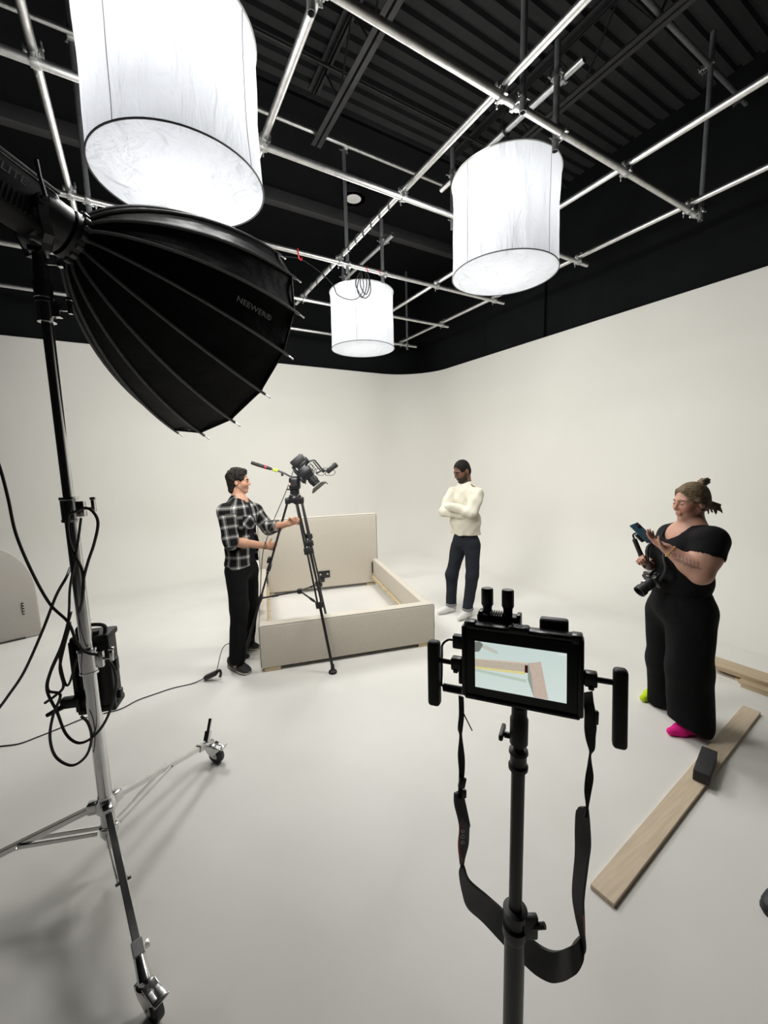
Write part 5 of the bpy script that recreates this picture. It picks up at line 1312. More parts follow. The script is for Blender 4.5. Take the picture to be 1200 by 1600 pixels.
# ------------------------------------------------------------------ camera operator in the plaid shirt
def operator():
    base = Vector((0.64, 3.75, 0)); n = Vector((base.x, base.y, 0)).normalized()
    J = lambda x, y, dd=0.0: upright(x, y, base, dd, n)
    rh, bf, bs = body_frame(n, math.radians(27))
    t = thing('person', 'person in open black and white plaid shirt and black trousers gripping the tripod legs', 'person', base)
    def legpt(Fp, y):
        d = (Fp-TC); d.z = 0; d.normalize(); a = tc(TZ-0.03)+d*0.065; b_ = Fp+Vector((0, 0, 0.045))
        best = min(((abs(pix(a.lerp(b_, k/200))[1]-y), k) for k in range(201)))[1]
        return a.lerp(b_, best/200), (b_-a).normalized()
    def pix(p):
        d = Vector(p)-Vector((0, 0, H)); z = d.dot(CF); return 600+FPX*d.dot(CR)/z, 800-FPX*d.dot(CU)/z
    G1, L1 = legpt(F1, 853); G2, L2 = legpt(F2, 810)
    sR, sL = J(353, 800, -.15), J(397, 798, .15)
    eR = J(361, 846, -.20); wR = upright(415, 853, G1, -.03, n)
    eL = J(420, 825, .12); wL = upright(451, 818, G2, .05, n)
    pel, bel, che, nb = J(378, 884), J(378, 852), J(375, 812), J(374, 784)
    Rb = (bs, bf, Vector((0, 0, 1)))
    hipR, kneeR, ankR = J(369, 890, -.08), J(374, 946, -.13), J(371, 1034, -.17)
    hipL, kneeL, ankL = J(387, 890, .09), J(391, 942, .19), J(386, 1012, .26)
    hc_ = J(373.5, 752.5, 0.0)
    hdr = (rh*math.cos(.2)-n*math.sin(.2)+Vector((0, 0, -.03))).normalized()
    hd = Head(hc_, hdr, (0, 0, 1), 0.80)
    lo, hi = bounds([hipR, hipL, ankR, ankL, sR, sL, eR, wL, wR, hc_, G1, G2], .17); lo[2] = 0.02
    fd = Field(lo, hi, 0.0045)
    hd.build(fd, nb, .054)
    fd.ell(che, (.165, .10, .19), Rb, .05).ell(bel, (.14, .10, .16), Rb, .06).ell(pel, (.15, .10, .12), Rb, .06)
    fd.chain([hipR, kneeR, ankR], [.075, .052, .036], .03).chain([hipL, kneeL, ankL], [.075, .052, .036], .03)
    fd.cone(ankR, ankR+Vector((0, 0, -.03)), .036, .036).cone(ankL, ankL+Vector((0, 0, -.03)), .036, .036)
    fd.cone(nb, sR, .05, .05, .05).cone(nb, sL, .05, .05, .05)
    fd.chain([sR, eR], [.055, .044], .03).chain([eR, eR.lerp(wR, .35), wR], [.043, .042, .027], .02)
    fd.chain([sL, eL], [.055, .044], .03).chain([eL, eL.lerp(wL, .35), wL], [.043, .042, .027], .02)
    # near hand wraps the left tripod leg, far hand wraps the next leg
    D1 = (G1-wR); D1.z += 0.0
    hand(fd, wR, D1-Vector((0, 0, .012)), n*.75+rh*.25, Vector((0, 0, 1)), .95, (.55, .95, .8), 0, (.55, .5))
    D2 = (G2-wL)
    hand(fd, wL, D2+Vector((0, 0, .01)), -n*.8+rh*.3, Vector((0, 0, 1)), .92, (.55, .9, .8), 0, (.5, .5))
    me, V = fd.mesh('body'); body, W = place(me, V, t, M['skin'], 'body')
    f_, s_, u_ = hd.loc(W); C = np.tile(np.array([0.52, 0.285, 0.185]), (len(W), 1))
    inh = (np.abs(s_) < .1) & (np.abs(u_) < .16) & (np.abs(f_) < .15)
    lip = inh & (f_ > .08) & ((np.abs(u_+.070)/.0125)**2+(s_/.025)**2 < 1); C[lip] = (0.42, 0.19, 0.135)
    st = inh & (u_ < -.045) & (u_ > -.125) & (f_ > .015) & ~lip; C[st] *= (.86, .84, .84)
    chk = inh & (np.abs(u_+.02) < .03) & (f_ > .05); C[chk] *= (1.03, .95, .93)
    tint(body, C)
    hd.hairline(body, M['hairblack'], 1.5, True)
    # curly hair
    def hf(fd):
        P = hd.p
        fd.ell(P(-.024, 0, .050), hd.rad(.112, .092, .098), hd.R, 0); fd.ell(P(-.062, 0, -.02), hd.rad(.066, .078, .090), hd.R, .03)
        fd.ell(P(.040, 0, .118), hd.rad(.050, .06, .030), hd.R, .02)
        fd.cone(P(-.075, -.03, -.095), P(-.075, .03, -.095), .030, .030, .02)
        for q in (-1, 1): fd.cone(P(.022, q*.078, .03), P(.018, q*.078, -.012), .012, .008, .012)
        r = random.Random(4)
        for i in range(150):
            a, b_ = r.uniform(0, 6.28), r.uniform(-.35, 1); q = math.sqrt(max(0, 1-b_*b_))
            fd.ell(P(-.022+.108*q*math.cos(a), .090*q*math.sin(a), .05+.098*b_), (.013, .013, .013), None, .006)
        fd.ell(P(.105, 0, -.020), hd.rad(.080, .092, .112), hd.R, .012, sub=True)
        for q in (-1, 1): fd.ell(P(.004, q*.085, -.02), hd.rad(.030, .03, .042), hd.R, .008, sub=True)
    garment(body, 'hair', M['hairblack'], [hc_], .18, .004, hf)
    # t-shirt, trousers, open shirt
    zh = J(378, 878).z
    def tee(fd):
        fd.ell(che, (.172, .112, .195), Rb, 0).ell(bel, (.150, .118, .165), Rb, .06).ell(pel, (.158, .116, .12), Rb, .06)
        fd.cone(nb-Vector((0, 0, .03)), sR, .06, .06, .05).cone(nb-Vector((0, 0, .03)), sL, .06, .06, .05)
        fd.cone(nb-Vector((0, 0, .05)), nb+Vector((0, 0, .005)), .07, .064, .03)
        q = nb+bf*.03+Vector((0, 0, .045)); fd.ell(q, (.075, .075, .06), None, .006, sub=True)
        fd.cut(lambda X, Y, Z: (zh-.0)-Z+0*X)
    garment(body, 't_shirt', M['navytee'], [pel, che, sR, sL, nb], .16, .006, tee, (.0018, 38, 38, 30, 5))
    def trs(fd):
        fd.ell(pel, (.162, .120, .125), Rb, 0)
        fd.chain([hipR+Vector((0, 0, -.02)), kneeR, ankR+Vector((0, 0, .02))], [.098, .076, .070], .05)
        fd.chain([hipL+Vector((0, 0, -.02)), kneeL, ankL+Vector((0, 0, .02))], [.098, .076, .070], .05)
        zc_ = ankR.z-.005; zl = ankL.z-.005; nd = np.array(n); m0 = float(Vector((base.x, base.y, 0)).dot(n))+.05
        fd.cut(lambda X, Y, Z: np.where((X*nd[0]+Y*nd[1]) < m0, zc_, zl)-Z)
    garment(body, 'trousers', M['blackpants'], [pel+Vector((0, 0, .1)), hipR, hipL, ankR, ankL], .15, .007, trs, (.003, 22, 22, 26, 8))
    cR, cL = eR+(eR-sR)*.03, eL+(wL-eL)*.45
    def shirt(fd):
        fd.ell(che, (.190, .134, .205), Rb, 0).ell(bel, (.172, .142, .175), Rb, .06).ell(pel+Vector((0, 0, .01)), (.182, .145, .14), Rb, .06)
        fd.cone(nb-Vector((0, 0, .04)), sR, .065, .070, .06).cone(nb-Vector((0, 0, .04)), sL, .065, .070, .06)
        z0 = J(372, 881).z
        # open front: a strip that widens downwards
        c0, c1 = npv(che), npv(pel); fdv = np.array(bf); sdv = np.array(bs)
        def openf(X, Y, Z):
            s = sdot(X, Y, Z, c0, sdv); f = sdot(X, Y, Z, c0, fdv); w = 0.030+np.clip((c0[2]+.17-Z), 0, .6)*.09
            return np.minimum(w-np.abs(s+.005), f-.02)
        fd.cut(openf)
        fd.cut(lambda X, Y, Z: (z0+.018*np.cos(14*sdot(X, Y, Z, c0, sdv)))-Z)
        fd.chain([sR, eR], [.071, .064], .03); fd.chain([sL, eL, cL], [.070, .064, .056], .03)
        fd.cone(eR+(sR-eR)*.16, cR+(wR-eR)*.02, .070, .068, .006)
        fd.cone(cL+(eL-cL)*.25, cL, .064, .062, .006)
        q = nb+Vector((0, 0, .06))+bf*.02; fd.ell(q, (.068, .068, .085), None, .004, sub=True)
        d = (wR-eR).normalized(); e0 = cR+d*.035
        fd.cut(lambda X, Y, Z: np.minimum(sdot(X, Y, Z, e0, d), .12-np.sqrt((X-cR.x)**2+(Y-cR.y)**2+(Z-cR.z)**2)))
        d2 = (wL-eL).normalized(); e2 = cL+d2*.012
        fd.cut(lambda X, Y, Z: np.minimum(sdot(X, Y, Z, e2, d2), .12-np.sqrt((X-cL.x)**2+(Y-cL.y)**2+(Z-cL.z)**2)))
    so, W = garment(body, 'plaid_shirt', M['plaid'], [pel+Vector((0, 0, -.05)), che, sR, sL, nb, eR, eL, cL], .15, .006, shirt, (.0028, 30, 30, 24, 3))
    c = npv(che); q = W-c; U = np.arctan2(q@npv(bs), q@npv(bf))*.165; Vv = W[:, 2].copy()
    for (a, b_) in ((sR, eR), (sL, eL), (eL, cL+(cL-eL)*.3)):
        d, tt, ar, ok = seg_uv(W, a, b_); k = ok & (d < .082) & (tt > .03); U[k] = ar[k]; Vv[k] = tt[k]
    cloth_uv(so, np.stack([U, Vv], 1))
    # collar
    b = MB(); P = []
    for k in range(13):
        a = -2.35+4.7*k/12+PI; d = bf*math.cos(a)+bs*math.sin(a)
        P.append(nb+d*.066+Vector((0, 0, .046-.05*max(0, math.cos(a)))))
    vs = []; fs = []
    for i, p in enumerate(P):
        d = (p-nb); d.z = 0; d.normalize(); vs += [p+Vector((0, 0, .018))-d*.004, p-Vector((0, 0, .022))+d*.026, p-Vector((0, 0, .030))+d*.024, p+Vector((0, 0, .012))-d*.010]
    for i in range(len(P)-1):
        for k in range(4): fs.append((i*4+k, i*4+(k+1) % 4, i*4+4+(k+1) % 4, i*4+4+k))
    b.add(vs, fs+[(3, 2, 1, 0), tuple(len(vs)-4+k for k in range(4))]); co = b.build('collar', M['plaid'], so, angle=50)
    cloth_uv(co, np.array([[i//4*.022, (i % 4)*.02] for i in range(len(vs))]))
    # chest pocket cut on the bias
    pc_ = che+bf*.118-bs*.10+Vector((0, 0, -.01)); pn = (bf*.82-bs*.57).normalized(); pu = Vector((0, 0, 1)); pw = pu.cross(pn)
    b = MB(); b.box(pc_+pn*.012, (.105, .012, .115), Matrix((pw, pn, pu)).transposed(), r=.005, seg=2); po = b.build('pocket', M['plaid'], so, angle=50)
    L = np.array([tuple(v.co) for v in po.data.vertices]); a, c2 = L@npv(pw), L@npv(pu); cloth_uv(po, np.stack([(a+c2)*.707, (a-c2)*.707], 1))
    # wristband
    b = MB(); b.ring(wR-(wR-eR).normalized()*.015, wR-eR, .030, .003, 24, 6); b.build('wristband', M['blackrubber'], body)
    M['canvas'] = mat('charcoal_canvas', (0.03, 0.03, 0.032), .8, noise=(60, .2)); M['whiterubber'] = mat('pale_rubber_sole', (0.50, 0.48, 0.43), .6, noise=(40, .06))
    for (tx, ty, hx, hy) in ((390, 1054, 362, 1042), (405, 1015, 378, 1012)):
        toe = ground(tx, ty); heel = ground(hx, hy); d = heel-toe
        so_, up_ = shoe_mesh(body, toe, d, .285, .105, .092, 'canvas', 'whiterubber')
        dn = d.normalized(); sd2 = Vector((-dn.y, dn.x, 0))
        for k in range(4):
            c = toe+dn*(.085+.022*k)+Vector((0, 0, .058+.010*k))
            b = MB(); b.tube([c-sd2*.028+Vector((0, 0, -.008)), c+Vector((0, 0, .006)), c+sd2*.028+Vector((0, 0, -.008))], .0032, 6); b.build('lace', M['whiteprint'], up_)
operator()
# ------------------------------------------------------------------ man in the cream jumper
def watcher():
    base = Vector((3.06, 3.55, 0)); n = Vector((base.x, base.y, 0)).normalized()
    J = lambda x, y, dd=0.0: upright(x, y, base, dd, n)
    rh, bf, bs = body_frame(n, PI-math.radians(50))
    t = thing('person', 'person in cream jumper and dark jeans standing with arms folded beyond the bed', 'person', base)
    Rb = (bs, bf, Vector((0, 0, 1)))
    nb = J(728, 758, .02); che, bel, pel = J(728, 782, .03), J(727, 815, .02), J(728, 843, .02)
    sR, eR, wR = J(707, 771, .13), J(694, 800, .0), J(722, 804, -.13)
    sL, eL, wL = J(746, 771, -.10), J(737, 801, -.20), J(704, 791, -.15)
    hipR, kneeR, ankR = J(717, 850, .08), J(706, 899, .05), J(705, 945, .04)
    hipL, kneeL, ankL = J(738, 850, -.05), J(738, 900, -.09), J(731, 951, -.09)
    hc_ = J(722, 736.5, -.01)
    hd = Head(hc_, (-rh*.72-n*.52+Vector((0, 0, -.34))).normalized(), (0, 0, 1), 0.95)
    lo, hi = bounds([hipR, hipL, ankR, ankL, sR, sL, eR, eL, wL, wR, hc_], .17); lo[2] = 0.02
    fd = Field(lo, hi, .005); hd.build(fd, nb-Vector((0, 0, .01)), .060, 1.02)
    fd.ell(che, (.165, .10, .19), Rb, .05).ell(bel, (.14, .10, .16), Rb, .06).ell(pel, (.15, .10, .12), Rb, .06)
    fd.chain([hipR, kneeR, ankR, ankR-Vector((0, 0, .03))], [.075, .052, .036, .036], .03).chain([hipL, kneeL, ankL, ankL-Vector((0, 0, .03))], [.075, .052, .036, .036], .03)
    fd.cone(nb, sR, .05, .045, .04).cone(nb, sL, .05, .045, .04)
    for a, e, w in ((sR, eR, wR), (sL, eL, wL)): fd.chain([a, e, w], [.045, .038, .027], .02)
    hand(fd, wL, -rh*.1+n, -rh, Vector((0, 0, -1)), .72, (.1, .1, .1), 0, (.1, .0)); hand(fd, wR, rh*.4+n*.9, n, Vector((0, 0, 1)), .72, (.1, .1, .1), 0, (.1, .0))
    me, V = fd.mesh('body'); body, W = place(me, V, t, M['skin'], 'body')
    f_, s_, u_ = hd.loc(W); C = np.tile(np.array([0.155, 0.075, 0.047]), (len(W), 1))
    inh = (np.abs(s_) < .1) & (np.abs(u_) < .16) & (np.abs(f_) < .15)
    beard = inh & (((u_ < -.052) & (f_ > .02)) | ((u_ < -.03) & (f_ > .005) & (f_ < .035) & (np.abs(s_) > .045))) & ~((f_ > .09) & (u_ > -.083) & (u_ < -.062) & (np.abs(s_) < .02))
    C[beard] = (0.028, 0.018, 0.014)
    C[inh & (f_ > .07) & (u_ > .05)] *= 1.15
    tint(body, C); hd.hairline(body, M['hairbuzz'], 1.6, False)
    def hf(fd):
        P = hd.p; fd.ell(P(-.012, 0, .038), hd.rad(.104, .082, .100), hd.R, 0); fd.ell(P(-.05, 0, -.015), hd.rad(.062, .072, .07), hd.R, .02)
        fd.ell(P(.115, 0, -.012), hd.rad(.090, .086, .106), hd.R, .004, sub=True)
        for q in (-1, 1): fd.ell(P(.012, q*.085, -.03), hd.rad(.045, .03, .048), hd.R, .006, sub=True)
    garment(body, 'hair', M['hairbuzz'], [hc_], .16, .004, hf)
    zh = J(727, 834).z
    def jumper(fd):
        fd.ell(che, (.182, .130, .20), Rb, 0).ell(bel, (.190, .145, .175), Rb, .08).ell(pel+Vector((0, 0, .02)), (.186, .144, .14), Rb, .08)
        fd.cone(nb-Vector((0, 0, .05)), sR, .060, .062, .06).cone(nb-Vector((0, 0, .05)), sL, .060, .062, .06)
        fd.cone(nb-Vector((0, 0, .06)), nb+Vector((0, 0, .018)), .085, .070, .05)
        fd.cut(lambda X, Y, Z: zh-Z+0*X)
        fd.chain([sL, sL.lerp(eL, .4), eL], [.062, .068, .058], .04).chain([eL, wL], [.056, .046], .012)
        fd.chain([sR, sR.lerp(eR, .4), eR], [.062, .066, .058], .04).chain([eR, wR], [.056, .046], .012)
        # hand and cuff tucked under the upper arm
        fd.cone(wL, wL-rh*.03+n*.03, .046, .042, .01)
        q = nb+Vector((0, 0, .055))+bf*.025; fd.ell(q, (.066, .066, .05), None, .004, sub=True)
    j, W = garment(body, 'jumper', M['cream'], [pel, che, sR, sL, eR, eL, wL, wR, nb], .13, .006, jumper, (.0058, 34, 34, 26, 9))
    b = MB(); b.ring(nb+Vector((0, 0, .012))+bf*.010, Vector((0, 0, 1))+bf*.35, .067, .0105, 40, 8); b.build('neck_rib', M['cream'], j)
    b = MB(); b.lathe([(.134, -.012), (.142, -.006), (.142, .028), (.134, .034)], Vector((0, 0, 0)), n=40, closed=True)
    b.v = [tuple(Vector((pel.x, pel.y, zh+.01))+bs*(v[0]*1.19)+bf*(v[1]*.92)+Vector((0, 0, v[2]))) for v in b.v]; b.build('ribbed_hem', M['cream'], j)
    def trs(fd):
        fd.ell(pel, (.158, .118, .12), Rb, 0)
        fd.chain([hipR-Vector((0, 0, .02)), kneeR, ankR+Vector((0, 0, .02))], [.094, .070, .060], .04).chain([hipL-Vector((0, 0, .02)), kneeL, ankL+Vector((0, 0, .02))], [.094, .070, .060], .04)
        zc_ = min(ankR.z, ankL.z)+.0; fd.cut(lambda X, Y, Z: zc_-Z+0*X)
    garment(body, 'jeans', M['denim'], [pel+Vector((0, 0, .1)), hipR, hipL, ankR, ankL], .14, .007, trs, (.0035, 24, 24, 28, 2))
    for a in (ankR, ankL):
        b = MB(); b.lathe([(.062, -.012), (.066, -.008), (.066, .014), (.062, .018), (.055, .018), (.055, -.012)], Vector((a.x, a.y, min(ankR.z, ankL.z)+.008)), n=24, closed=True); b.build('turned_up_cuff', M['cuffgrey'], body)
    for a, toe in ((ankR, ground(684, 961)), (ankL, ground(718, 970))):
        def sk(fd):
            hl = Vector((a.x, a.y, .045)); tp = Vector((toe.x, toe.y, .03)); d = (tp-hl); d.z = 0; d.normalize(); tp = hl+d*.175; tp.z = .03
            fd.cone(a+Vector((0, 0, .02)), hl, .042, .042, .02).cone(hl-d*.03, hl, .040, .042, .02).cone(hl, hl.lerp(tp, .6), .042, .038, .02).cone(hl.lerp(tp, .6), tp, .040, .026, .02)
            fd.cut(lambda X, Y, Z: .002-Z+0*X)
        garment(body, 'sock', M['sock'], [a, Vector((a.x, a.y, 0)), toe], .12, .005, sk)
watcher()
# ------------------------------------------------------------------ woman in black with phone and camera
def photographer():
    base = Vector((2.95, 1.17, 0)); n = Vector((base.x, base.y, 0)).normalized()
    J = lambda x, y, dd=0.0: upright(x, y, base, dd, n)
    rh, bf, bs = body_frame(n, PI-math.radians(30))
    t = thing('person', 'person in black short-sleeved top and wide black trousers looking at a phone', 'person', base)
    Z = Vector((0, 0, 1)); Rb = (bs, bf, Z)
    nb = J(1081, 822, .02); che, bel, pel = J(1072, 858, .02), J(1066, 905, .02), J(1063, 944, .03)
    sL, eL, wL = J(1111, 846, -.13), J(1095, 896, -.20), J(1043, 858, -.20)
    sR, eR, wR = J(1048, 838, .17), J(1032, 888, .12), J(1013, 884, -.02)
    hipL, kneeL, ankL = J(1081, 955, -.06), J(1076, 1045, -.07), J(1080, 1128, -.03)
    hipR, kneeR, ankR = J(1040, 950, .11), J(1034, 1030, .17), J(1035, 1092, .22)
    hc_ = J(1079, 784, .0)
    hd = Head(hc_, (-rh*.74-n*.62+Vector((0, 0, -.12))).normalized(), (0, 0, 1), 0.90, 1.05)
    lo, hi = bounds([hipR, hipL, ankR, ankL, sR, sL, eR, eL, wL, wR, hc_, J(1000, 835, -.1)], .16); lo[2] = .02
    fd = Field(lo, hi, .0045); hd.build(fd, nb-Z*.01, .052, 1.10)
    fd.ell(hd.p(.020, 0, -.105), hd.rad(.045, .045, .026), hd.R, .02)
    fd.ell(che, (.175, .125, .17), Rb, .05).ell(bel, (.17, .14, .16), Rb, .06).ell(pel, (.18, .15, .14), Rb, .06)
    fd.ell(nb+bf*.055-Z*.065, (.10, .05, .075), Rb, .05)
    fd.chain([hipR, kneeR, ankR, ankR-Z*.03], [.10, .07, .045, .045], .03).chain([hipL, kneeL, ankL, ankL-Z*.03], [.10, .07, .045, .045], .03)
    fd.cone(nb, sR, .055, .055, .05).cone(nb, sL, .055, .06, .05)
    fd.chain([sL, sL.lerp(eL, .5), eL], [.072, .078, .062], .03).chain([eL, eL.lerp(wL, .35), wL], [.060, .055, .032], .03)
    fd.chain([sR, eR, wR], [.065, .055, .030], .03)
    ph0, ph1 = J(990, 819, -.16), J(1018, 846, -.20)
    hand(fd, wL, (J(1012, 838, -.19)-wL), (Z*.7-rh*.45), -rh*.3-n*.9+Z*.1, .92, (.25, .3, .25), .35, (.45, .25))
    g0, g1 = J(991, 842, -.05), J(1013, 895, -.03); gm = g0.lerp(g1, .70)
    hand(fd, wR, (gm-wR)+Z*.006, -n, Z, .85, (.75, 1.0, .8), 0, (.6, .5))
    me, V = fd.mesh('body'); body, W = place(me, V, t, M['skin'], 'body')
    f_, s_, u_ = hd.loc(W); C = np.tile(np.array([0.50, 0.275, 0.20]), (len(W), 1))
    inh = (np.abs(s_) < .1) & (np.abs(u_) < .16) & (np.abs(f_) < .15)
    C[inh & (f_ > .08) & ((np.abs(u_+.070)/.0125)**2+(s_/.024)**2 < 1)] = (0.43, 0.195, 0.155)
    cc = inh & (np.abs(u_+.03) < .03) & (f_ > .04) & (np.abs(s_) > .02); C[cc] *= (1.0, .86, .86)
    # tattoo lines on the near forearm: a stem with leaves and a faded rose
    a, d = npv(eL), npv(wL-eL); L = np.linalg.norm(d); d /= L
    side = npv(-n); side -= d*(side@d); side /= np.linalg.norm(side); vv = np.cross(d, side)
    q = W-a; tt = q@d/L; ss = q@side; uu = q@vv; fa = (tt > .05) & (tt < .92) & (ss > .008) & (np.linalg.norm(q-np.outer(q@d, d), axis=1) < .08)
    ink = np.zeros(len(W), bool)
    def line(t0, u0, t1, u1, w=.0035):
        p0 = np.array([t0*L, u0]); p1 = np.array([t1*L, u1]); e = p1-p0; x = np.stack([q@d, uu], 1)-p0
        k = np.clip(x@e/(e@e), 0, 1); return np.linalg.norm(x-k[:, None]*e, axis=1) < w
    ink |= line(.12, .03, .72, -.01)
    for k in range(6):
        b0 = .18+k*.085; y0 = .03-.04*(b0-.12)/.6; ink |= line(b0, y0, b0+.10, y0+.022, .003); ink |= line(b0, y0, b0+.12, y0-.022, .003)
    for k in range(8):
        a1 = 6.28*k/8; ink |= line(.78+.05*math.cos(a1), .0+.012*math.sin(a1), .78+.05*math.cos(a1+.8), .0+.012*math.sin(a1+.8), .003)
    C[fa & ink] = (0.26, 0.155, 0.12)
    C[fa & line(.78, 0, .79, 0, .009) & ~ink] = (0.45, 0.16, 0.13)
    tint(body, C); hd.hairline(body, M['hairblond'], 1.1, False)
    def hf(fd):
        P = hd.p; fd.ell(P(-.016, 0, .040), hd.rad(.106, .086, .099), hd.R, 0); fd.ell(P(-.055, 0, -.012), hd.rad(.062, .076, .075), hd.R, .03)
        fd.ell(P(.112, 0, -.020), hd.rad(.082, .086, .106), hd.R, .012, sub=True)
        for q in (-1, 1):
            fd.ell(P(.006, q*.090, -.040), hd.rad(.040, .03, .050), hd.R, .006, sub=True)
            fd.cone(P(.066, q*.030, .088), P(.010, q*.080, .022), .010, .012, .02); fd.cone(P(.015, q*.086, .020), P(-.06, q*.075, -.03), .012, .014, .012)
        # knot on top and loose tail behind
        r = random.Random(8)
        for k in range(9):
            a1 = k*.7; p0 = P(-.085+.012*math.cos(a1), .02*math.cos(a1*1.7), .118+.012*math.sin(a1)); fd.cone(p0, P(-.115+.02*math.cos(a1), .02*math.sin(a1), .128+.02*math.sin(a1*1.3)), .011, .008, .006)
        for k in range(12):
            u0 = r.uniform(-.03, .03); fd.cone(P(-.105, u0, -.02), P(-.155+r.uniform(-.02, .02), u0*1.6, -.045+r.uniform(-.045, .03)), .016, .007, .006)
            fd.cone(P(-.155+r.uniform(-.02, .02), u0*1.6, -.045), P(-.165+r.uniform(-.02, .02), u0*2, -.10+r.uniform(-.02, .03)), .008, .0045, .004)
    garment(body, 'hair', M['hairblond'], [hc_], .21, .004, hf)
    zw = J(1066, 918).z
    def top(fd):
        fd.ell(che, (.195, .150, .175), Rb, 0).ell(bel, (.188, .160, .17), Rb, .06)
        for q in (-1, 1): fd.ell(che+bf*.095+bs*(q*.085)-Z*.035, (.085, .085, .085), None, .05)
        fd.cone(nb-Z*.05, sL, .07, .085, .06).cone(nb-Z*.05, sR, .07, .078, .06)
        fd.cut(lambda X, Y, Z_: (zw-.03)-Z_+0*X)
        hL = sL.lerp(eL, .42); fd.chain([sL, hL], [.088, .092], .03); hR = sR.lerp(eR, .45); fd.chain([sR, hR], [.080, .078], .03)
        for s0, h0 in ((sL, hL), (sR, hR)):
            d_ = (h0-s0).normalized(); e_ = h0+d_*.0; c_ = h0+d_*.07
            fd.cut(lambda X, Y, Z_: np.minimum(sdot(X, Y, Z_, e_, d_), .105-np.sqrt((X-c_.x)**2+(Y-c_.y)**2+(Z_-c_.z)**2)))
        q = nb+bf*.085+Z*.0; fd.ell(q, (.085, .10, .105), Rb, .004, sub=True); fd.ell(nb+Z*.06, (.075, .075, .07), None, .004, sub=True)
    tp_, W = garment(body, 'black_top', M['blacktop'], [bel-Z*.05, che, sR, sL, nb, sL.lerp(eL, .5)], .2, .006, top, (.0022, 30, 30, 24, 4))
    def trs(fd):
        fd.ell(pel, (.190, .165, .14), Rb, 0).ell(pel+Z*.09, (.175, .150, .08), Rb, .05)
        fd.ell(pel-bf*.06-Z*.05, (.165, .12, .13), Rb, .05)
        fd.chain([hipL-Z*.02, kneeL, ankL], [.135, .122, .128], .05).chain([hipR-Z*.02, kneeR, ankR], [.118, .092, .090], .05)
        nd = np.array(n); m0 = float(base.dot(n))+.09; td = (ground(1043, 1149)-ground(1100, 1143)).normalized(); zL, zR = J(1075, 1129, -.05).z, J(1030, 1104, .2).z
        fd.cut(lambda X, Y, Z_: np.where((X*nd[0]+Y*nd[1]) < m0, .042+np.clip(.42*sdot(X, Y, Z_, ankL, td), -.03, .06), max(.02, zR))-Z_)
    garment(body, 'wide_trousers', M['blackpants'], [pel+Z*.15, hipR, hipL, ankR, ankL], .2, .007, trs, (.004, 20, 20, 9, 6))
    for a_, tx, hx, m in ((ankL, ground(1043, 1149), ground(1100, 1143), 'pinksock'), (ankR, ground(1002, 1097), ground(1035, 1085), 'limesock')):
        def sk(fd):
            d = (hx-tx); d.z = 0; L_ = .225; d.normalize(); T = Vector((tx.x, tx.y, .026))+d*.02
            fd.cone(T, T+d*.07, .024, .038, .02).cone(T+d*.07+Z*.008, T+d*.15+Z*.02, .042, .042, .02).cone(T+d*.15, T+d*.20, .036, .032, .02).cone(T+d*.16+Z*.02, T+d*.16+Z*.09, .042, .04, .02)
            fd.cut(lambda X, Y, Z_: .002-Z_+0*X)
        garment(body, 'sock', M[m], [tx, tx+(hx-tx).normalized()*.22, tx+Z*.12], .07, .005, sk)
    # jewellery
    b = MB()
    for k in range(26):
        a1 = -2.0+4.0*k/25; p = nb+(bf*math.cos(a1)*1.15+bs*math.sin(a1))*.068+Z*(.012-.045*math.cos(a1)*(1 if abs(a1) < 1.57 else 0)); b.ell(p, (.0028,)*3, None, 6, 4)
    b.build('necklace', M['gold'], body)
    wd = (wL-eL).normalized(); x, y, z = frame(wd); b = MB()
    for k in range(16):
        a1 = 6.28*k/16; b.ell(wL-wd*.02+(x*math.cos(a1)+y*math.sin(a1))*.036, (.006,)*3, None, 8, 5)
    b.build('bead_bracelet', M['gold'], body)
    # camera strap lying round the neck and over the chest
    cbm = J(1022, 905, -.12)
    b = MB(); P = spline([nb-bf*.07+Z*.02, nb-bs*-.07+Z*.0, nb+bs*.085+bf*.06-Z*.05, che+bs*.09+bf*.17-Z*.0, J(1040, 890, -.19), J(1030, 908, -.17)], 6); b.tube(P, .010, 6)
    P = spline([nb-bf*.07+Z*.02, nb-bs*.07+Z*.0, nb-bs*.085+bf*.06-Z*.05, che-bs*.06+bf*.20, J(1018, 895, -.10)], 6); b.tube(P, .010, 6)
    # ---------------- things she holds
    px0 = (ph1-ph0).normalized(); pn_ = (-rh*.42+Z*.88+n*.02); pn_ = (pn_-px0*pn_.dot(px0)).normalized(); py0 = pn_.cross(px0)
    ph = thing('smartphone', 'teal-backed smartphone held up in the hand of the person in black', 'phone', ph0.lerp(ph1, .5)); PMx = Matrix((px0, py0, pn_)).transposed(); pc = ph0.lerp(ph1, .5)
    k = MB(); k.box(pc, (.150, .072, .008), PMx, r=.004, seg=3); k.build('case', mat('teal_phone_back', (0.03, 0.075, 0.11), .3, noise=(20, .1)), ph)
    k = MB(); k.box(pc-px0*.05+pn_*.005+py0*.015, (.034, .030, .004), PMx, r=.002); cm = k.build('camera_bump', M['blackplastic'], ph)
    for q in (-.008, .008):
        k = MB(); k.cyl(pc-px0*.05+pn_*.006+py0*(.015+q), pc-px0*.05+pn_*.009+py0*(.015+q), .006, n=14); k.build('lens', M['chrome'], cm)
    k = MB(); k.box(pc-pn_*.0046, (.142, .066, .0014), PMx, r=.0005); k.build('screen', M['blackplastic'], ph)
    gs = thing('grip_stick', 'black handheld phone grip stick in the hand of the person in black', 'grip', g1)
    ga = (g1-g0).normalized()
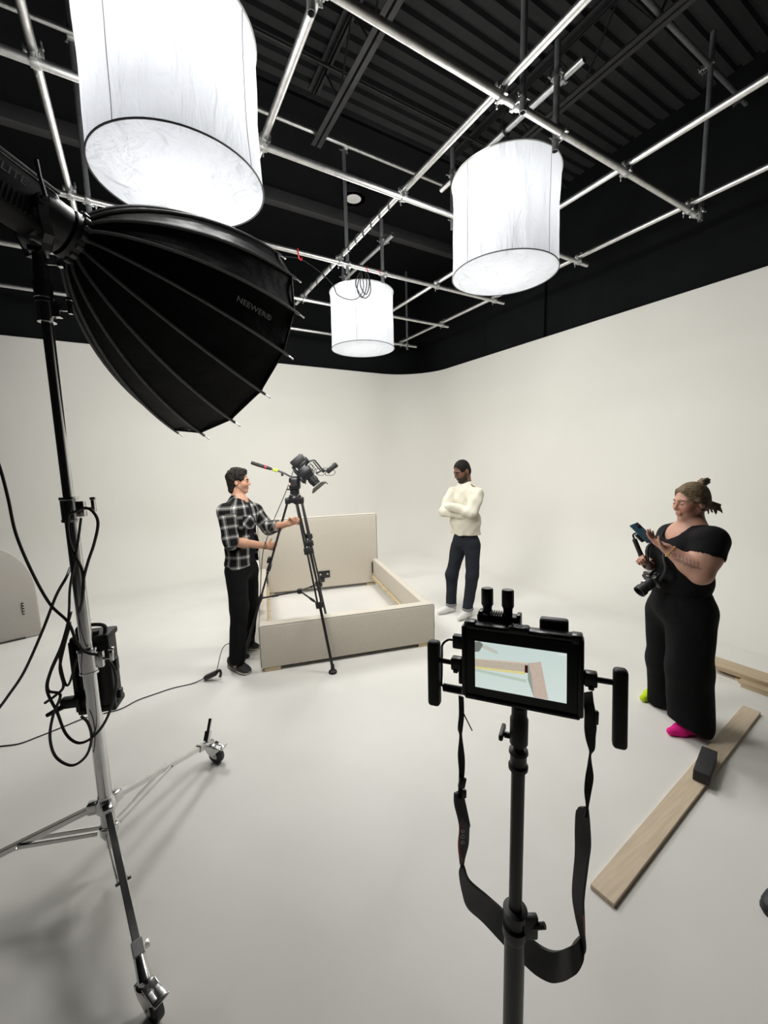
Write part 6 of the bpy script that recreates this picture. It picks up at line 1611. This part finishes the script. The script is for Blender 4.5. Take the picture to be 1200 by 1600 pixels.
    k = MB(); k.lathe([(.010, 0), (.0145, .004), (.0150, .10), (.0165, .12), (.0165, .20), (.012, .205)], g0, ga, n=20); k.build('handle', M['blackrubber'], gs)
    k = MB(); k.tube(spline([g0+ga*.01, g0-ga*.02+Z*.006, J(994, 833, -.06), J(1003, 834, -.12), pc-pn_*.012], 5), .006, 8); k.build('swivel_arm', M['blackmetal'], gs)
    k = MB(); k.box(pc-pn_*.016+px0*.02, (.06, .09, .012), PMx, r=.004); k.build('phone_clamp', M['blackplastic'], gs)
    # stills camera hanging on its strap
    dc = thing('stills_camera', 'black stills camera with lens hanging from the neck of the person in black', 'camera', cbm-Z*.06)
    lv = (J(1001, 924, -.22)-J(1022, 906, -.14)).normalized(); upv = (Z*.8-rh*.2); upv = (upv-lv*upv.dot(lv)).normalized(); sv_ = lv.cross(upv); DM = Matrix((sv_, lv, upv)).transposed()
    k = MB(); k.box(cbm, (.125, .045, .085), DM, r=.010, seg=3); k.box(cbm+upv*.05, (.05, .045, .03), DM, r=.008); k.box(cbm-sv_*.045+lv*.02, (.035, .035, .08), DM, r=.010); bo = k.build('camera_body', M['blackplastic'], dc)
    k = MB(); k.lathe([(.034, .02), (.036, .03), (.036, .075), (.033, .078), (.033, .10), (.038, .105), (.038, .135), (.032, .137), (.030, .10), (0, .095)], cbm, lv, n=28); le = k.build('lens', M['blackrubber'], dc)
    k = MB(); k.box(cbm+lv*.065+upv*.037, (.022, .016, .002), DM); k.box(cbm+lv*.065+upv*.037+sv_*.02, (.010, .010, .002), DM); k.build('lens_marking', M['whiteprint'], le)
    k = MB()
    for q in (-.014, 0.0, .012): k.box(cbm+upv*.066+sv_*q, (.006, .012, .002), DM)
    k.box(cbm+lv*.024+upv*.045, (.02, .002, .008), DM); k.build('top_marking', M['whiteprint'], bo)
    for q in (.04, -.045):
        k = MB(); k.cyl(cbm+sv_*q+upv*.040, cbm+sv_*q+upv*.054, .0105, n=16); k.build('dial', M['blackmetal'], bo)
    OFFs = OFF[dc.name]; st_ = b.build('strap', M['webbing'], dc)
photographer()
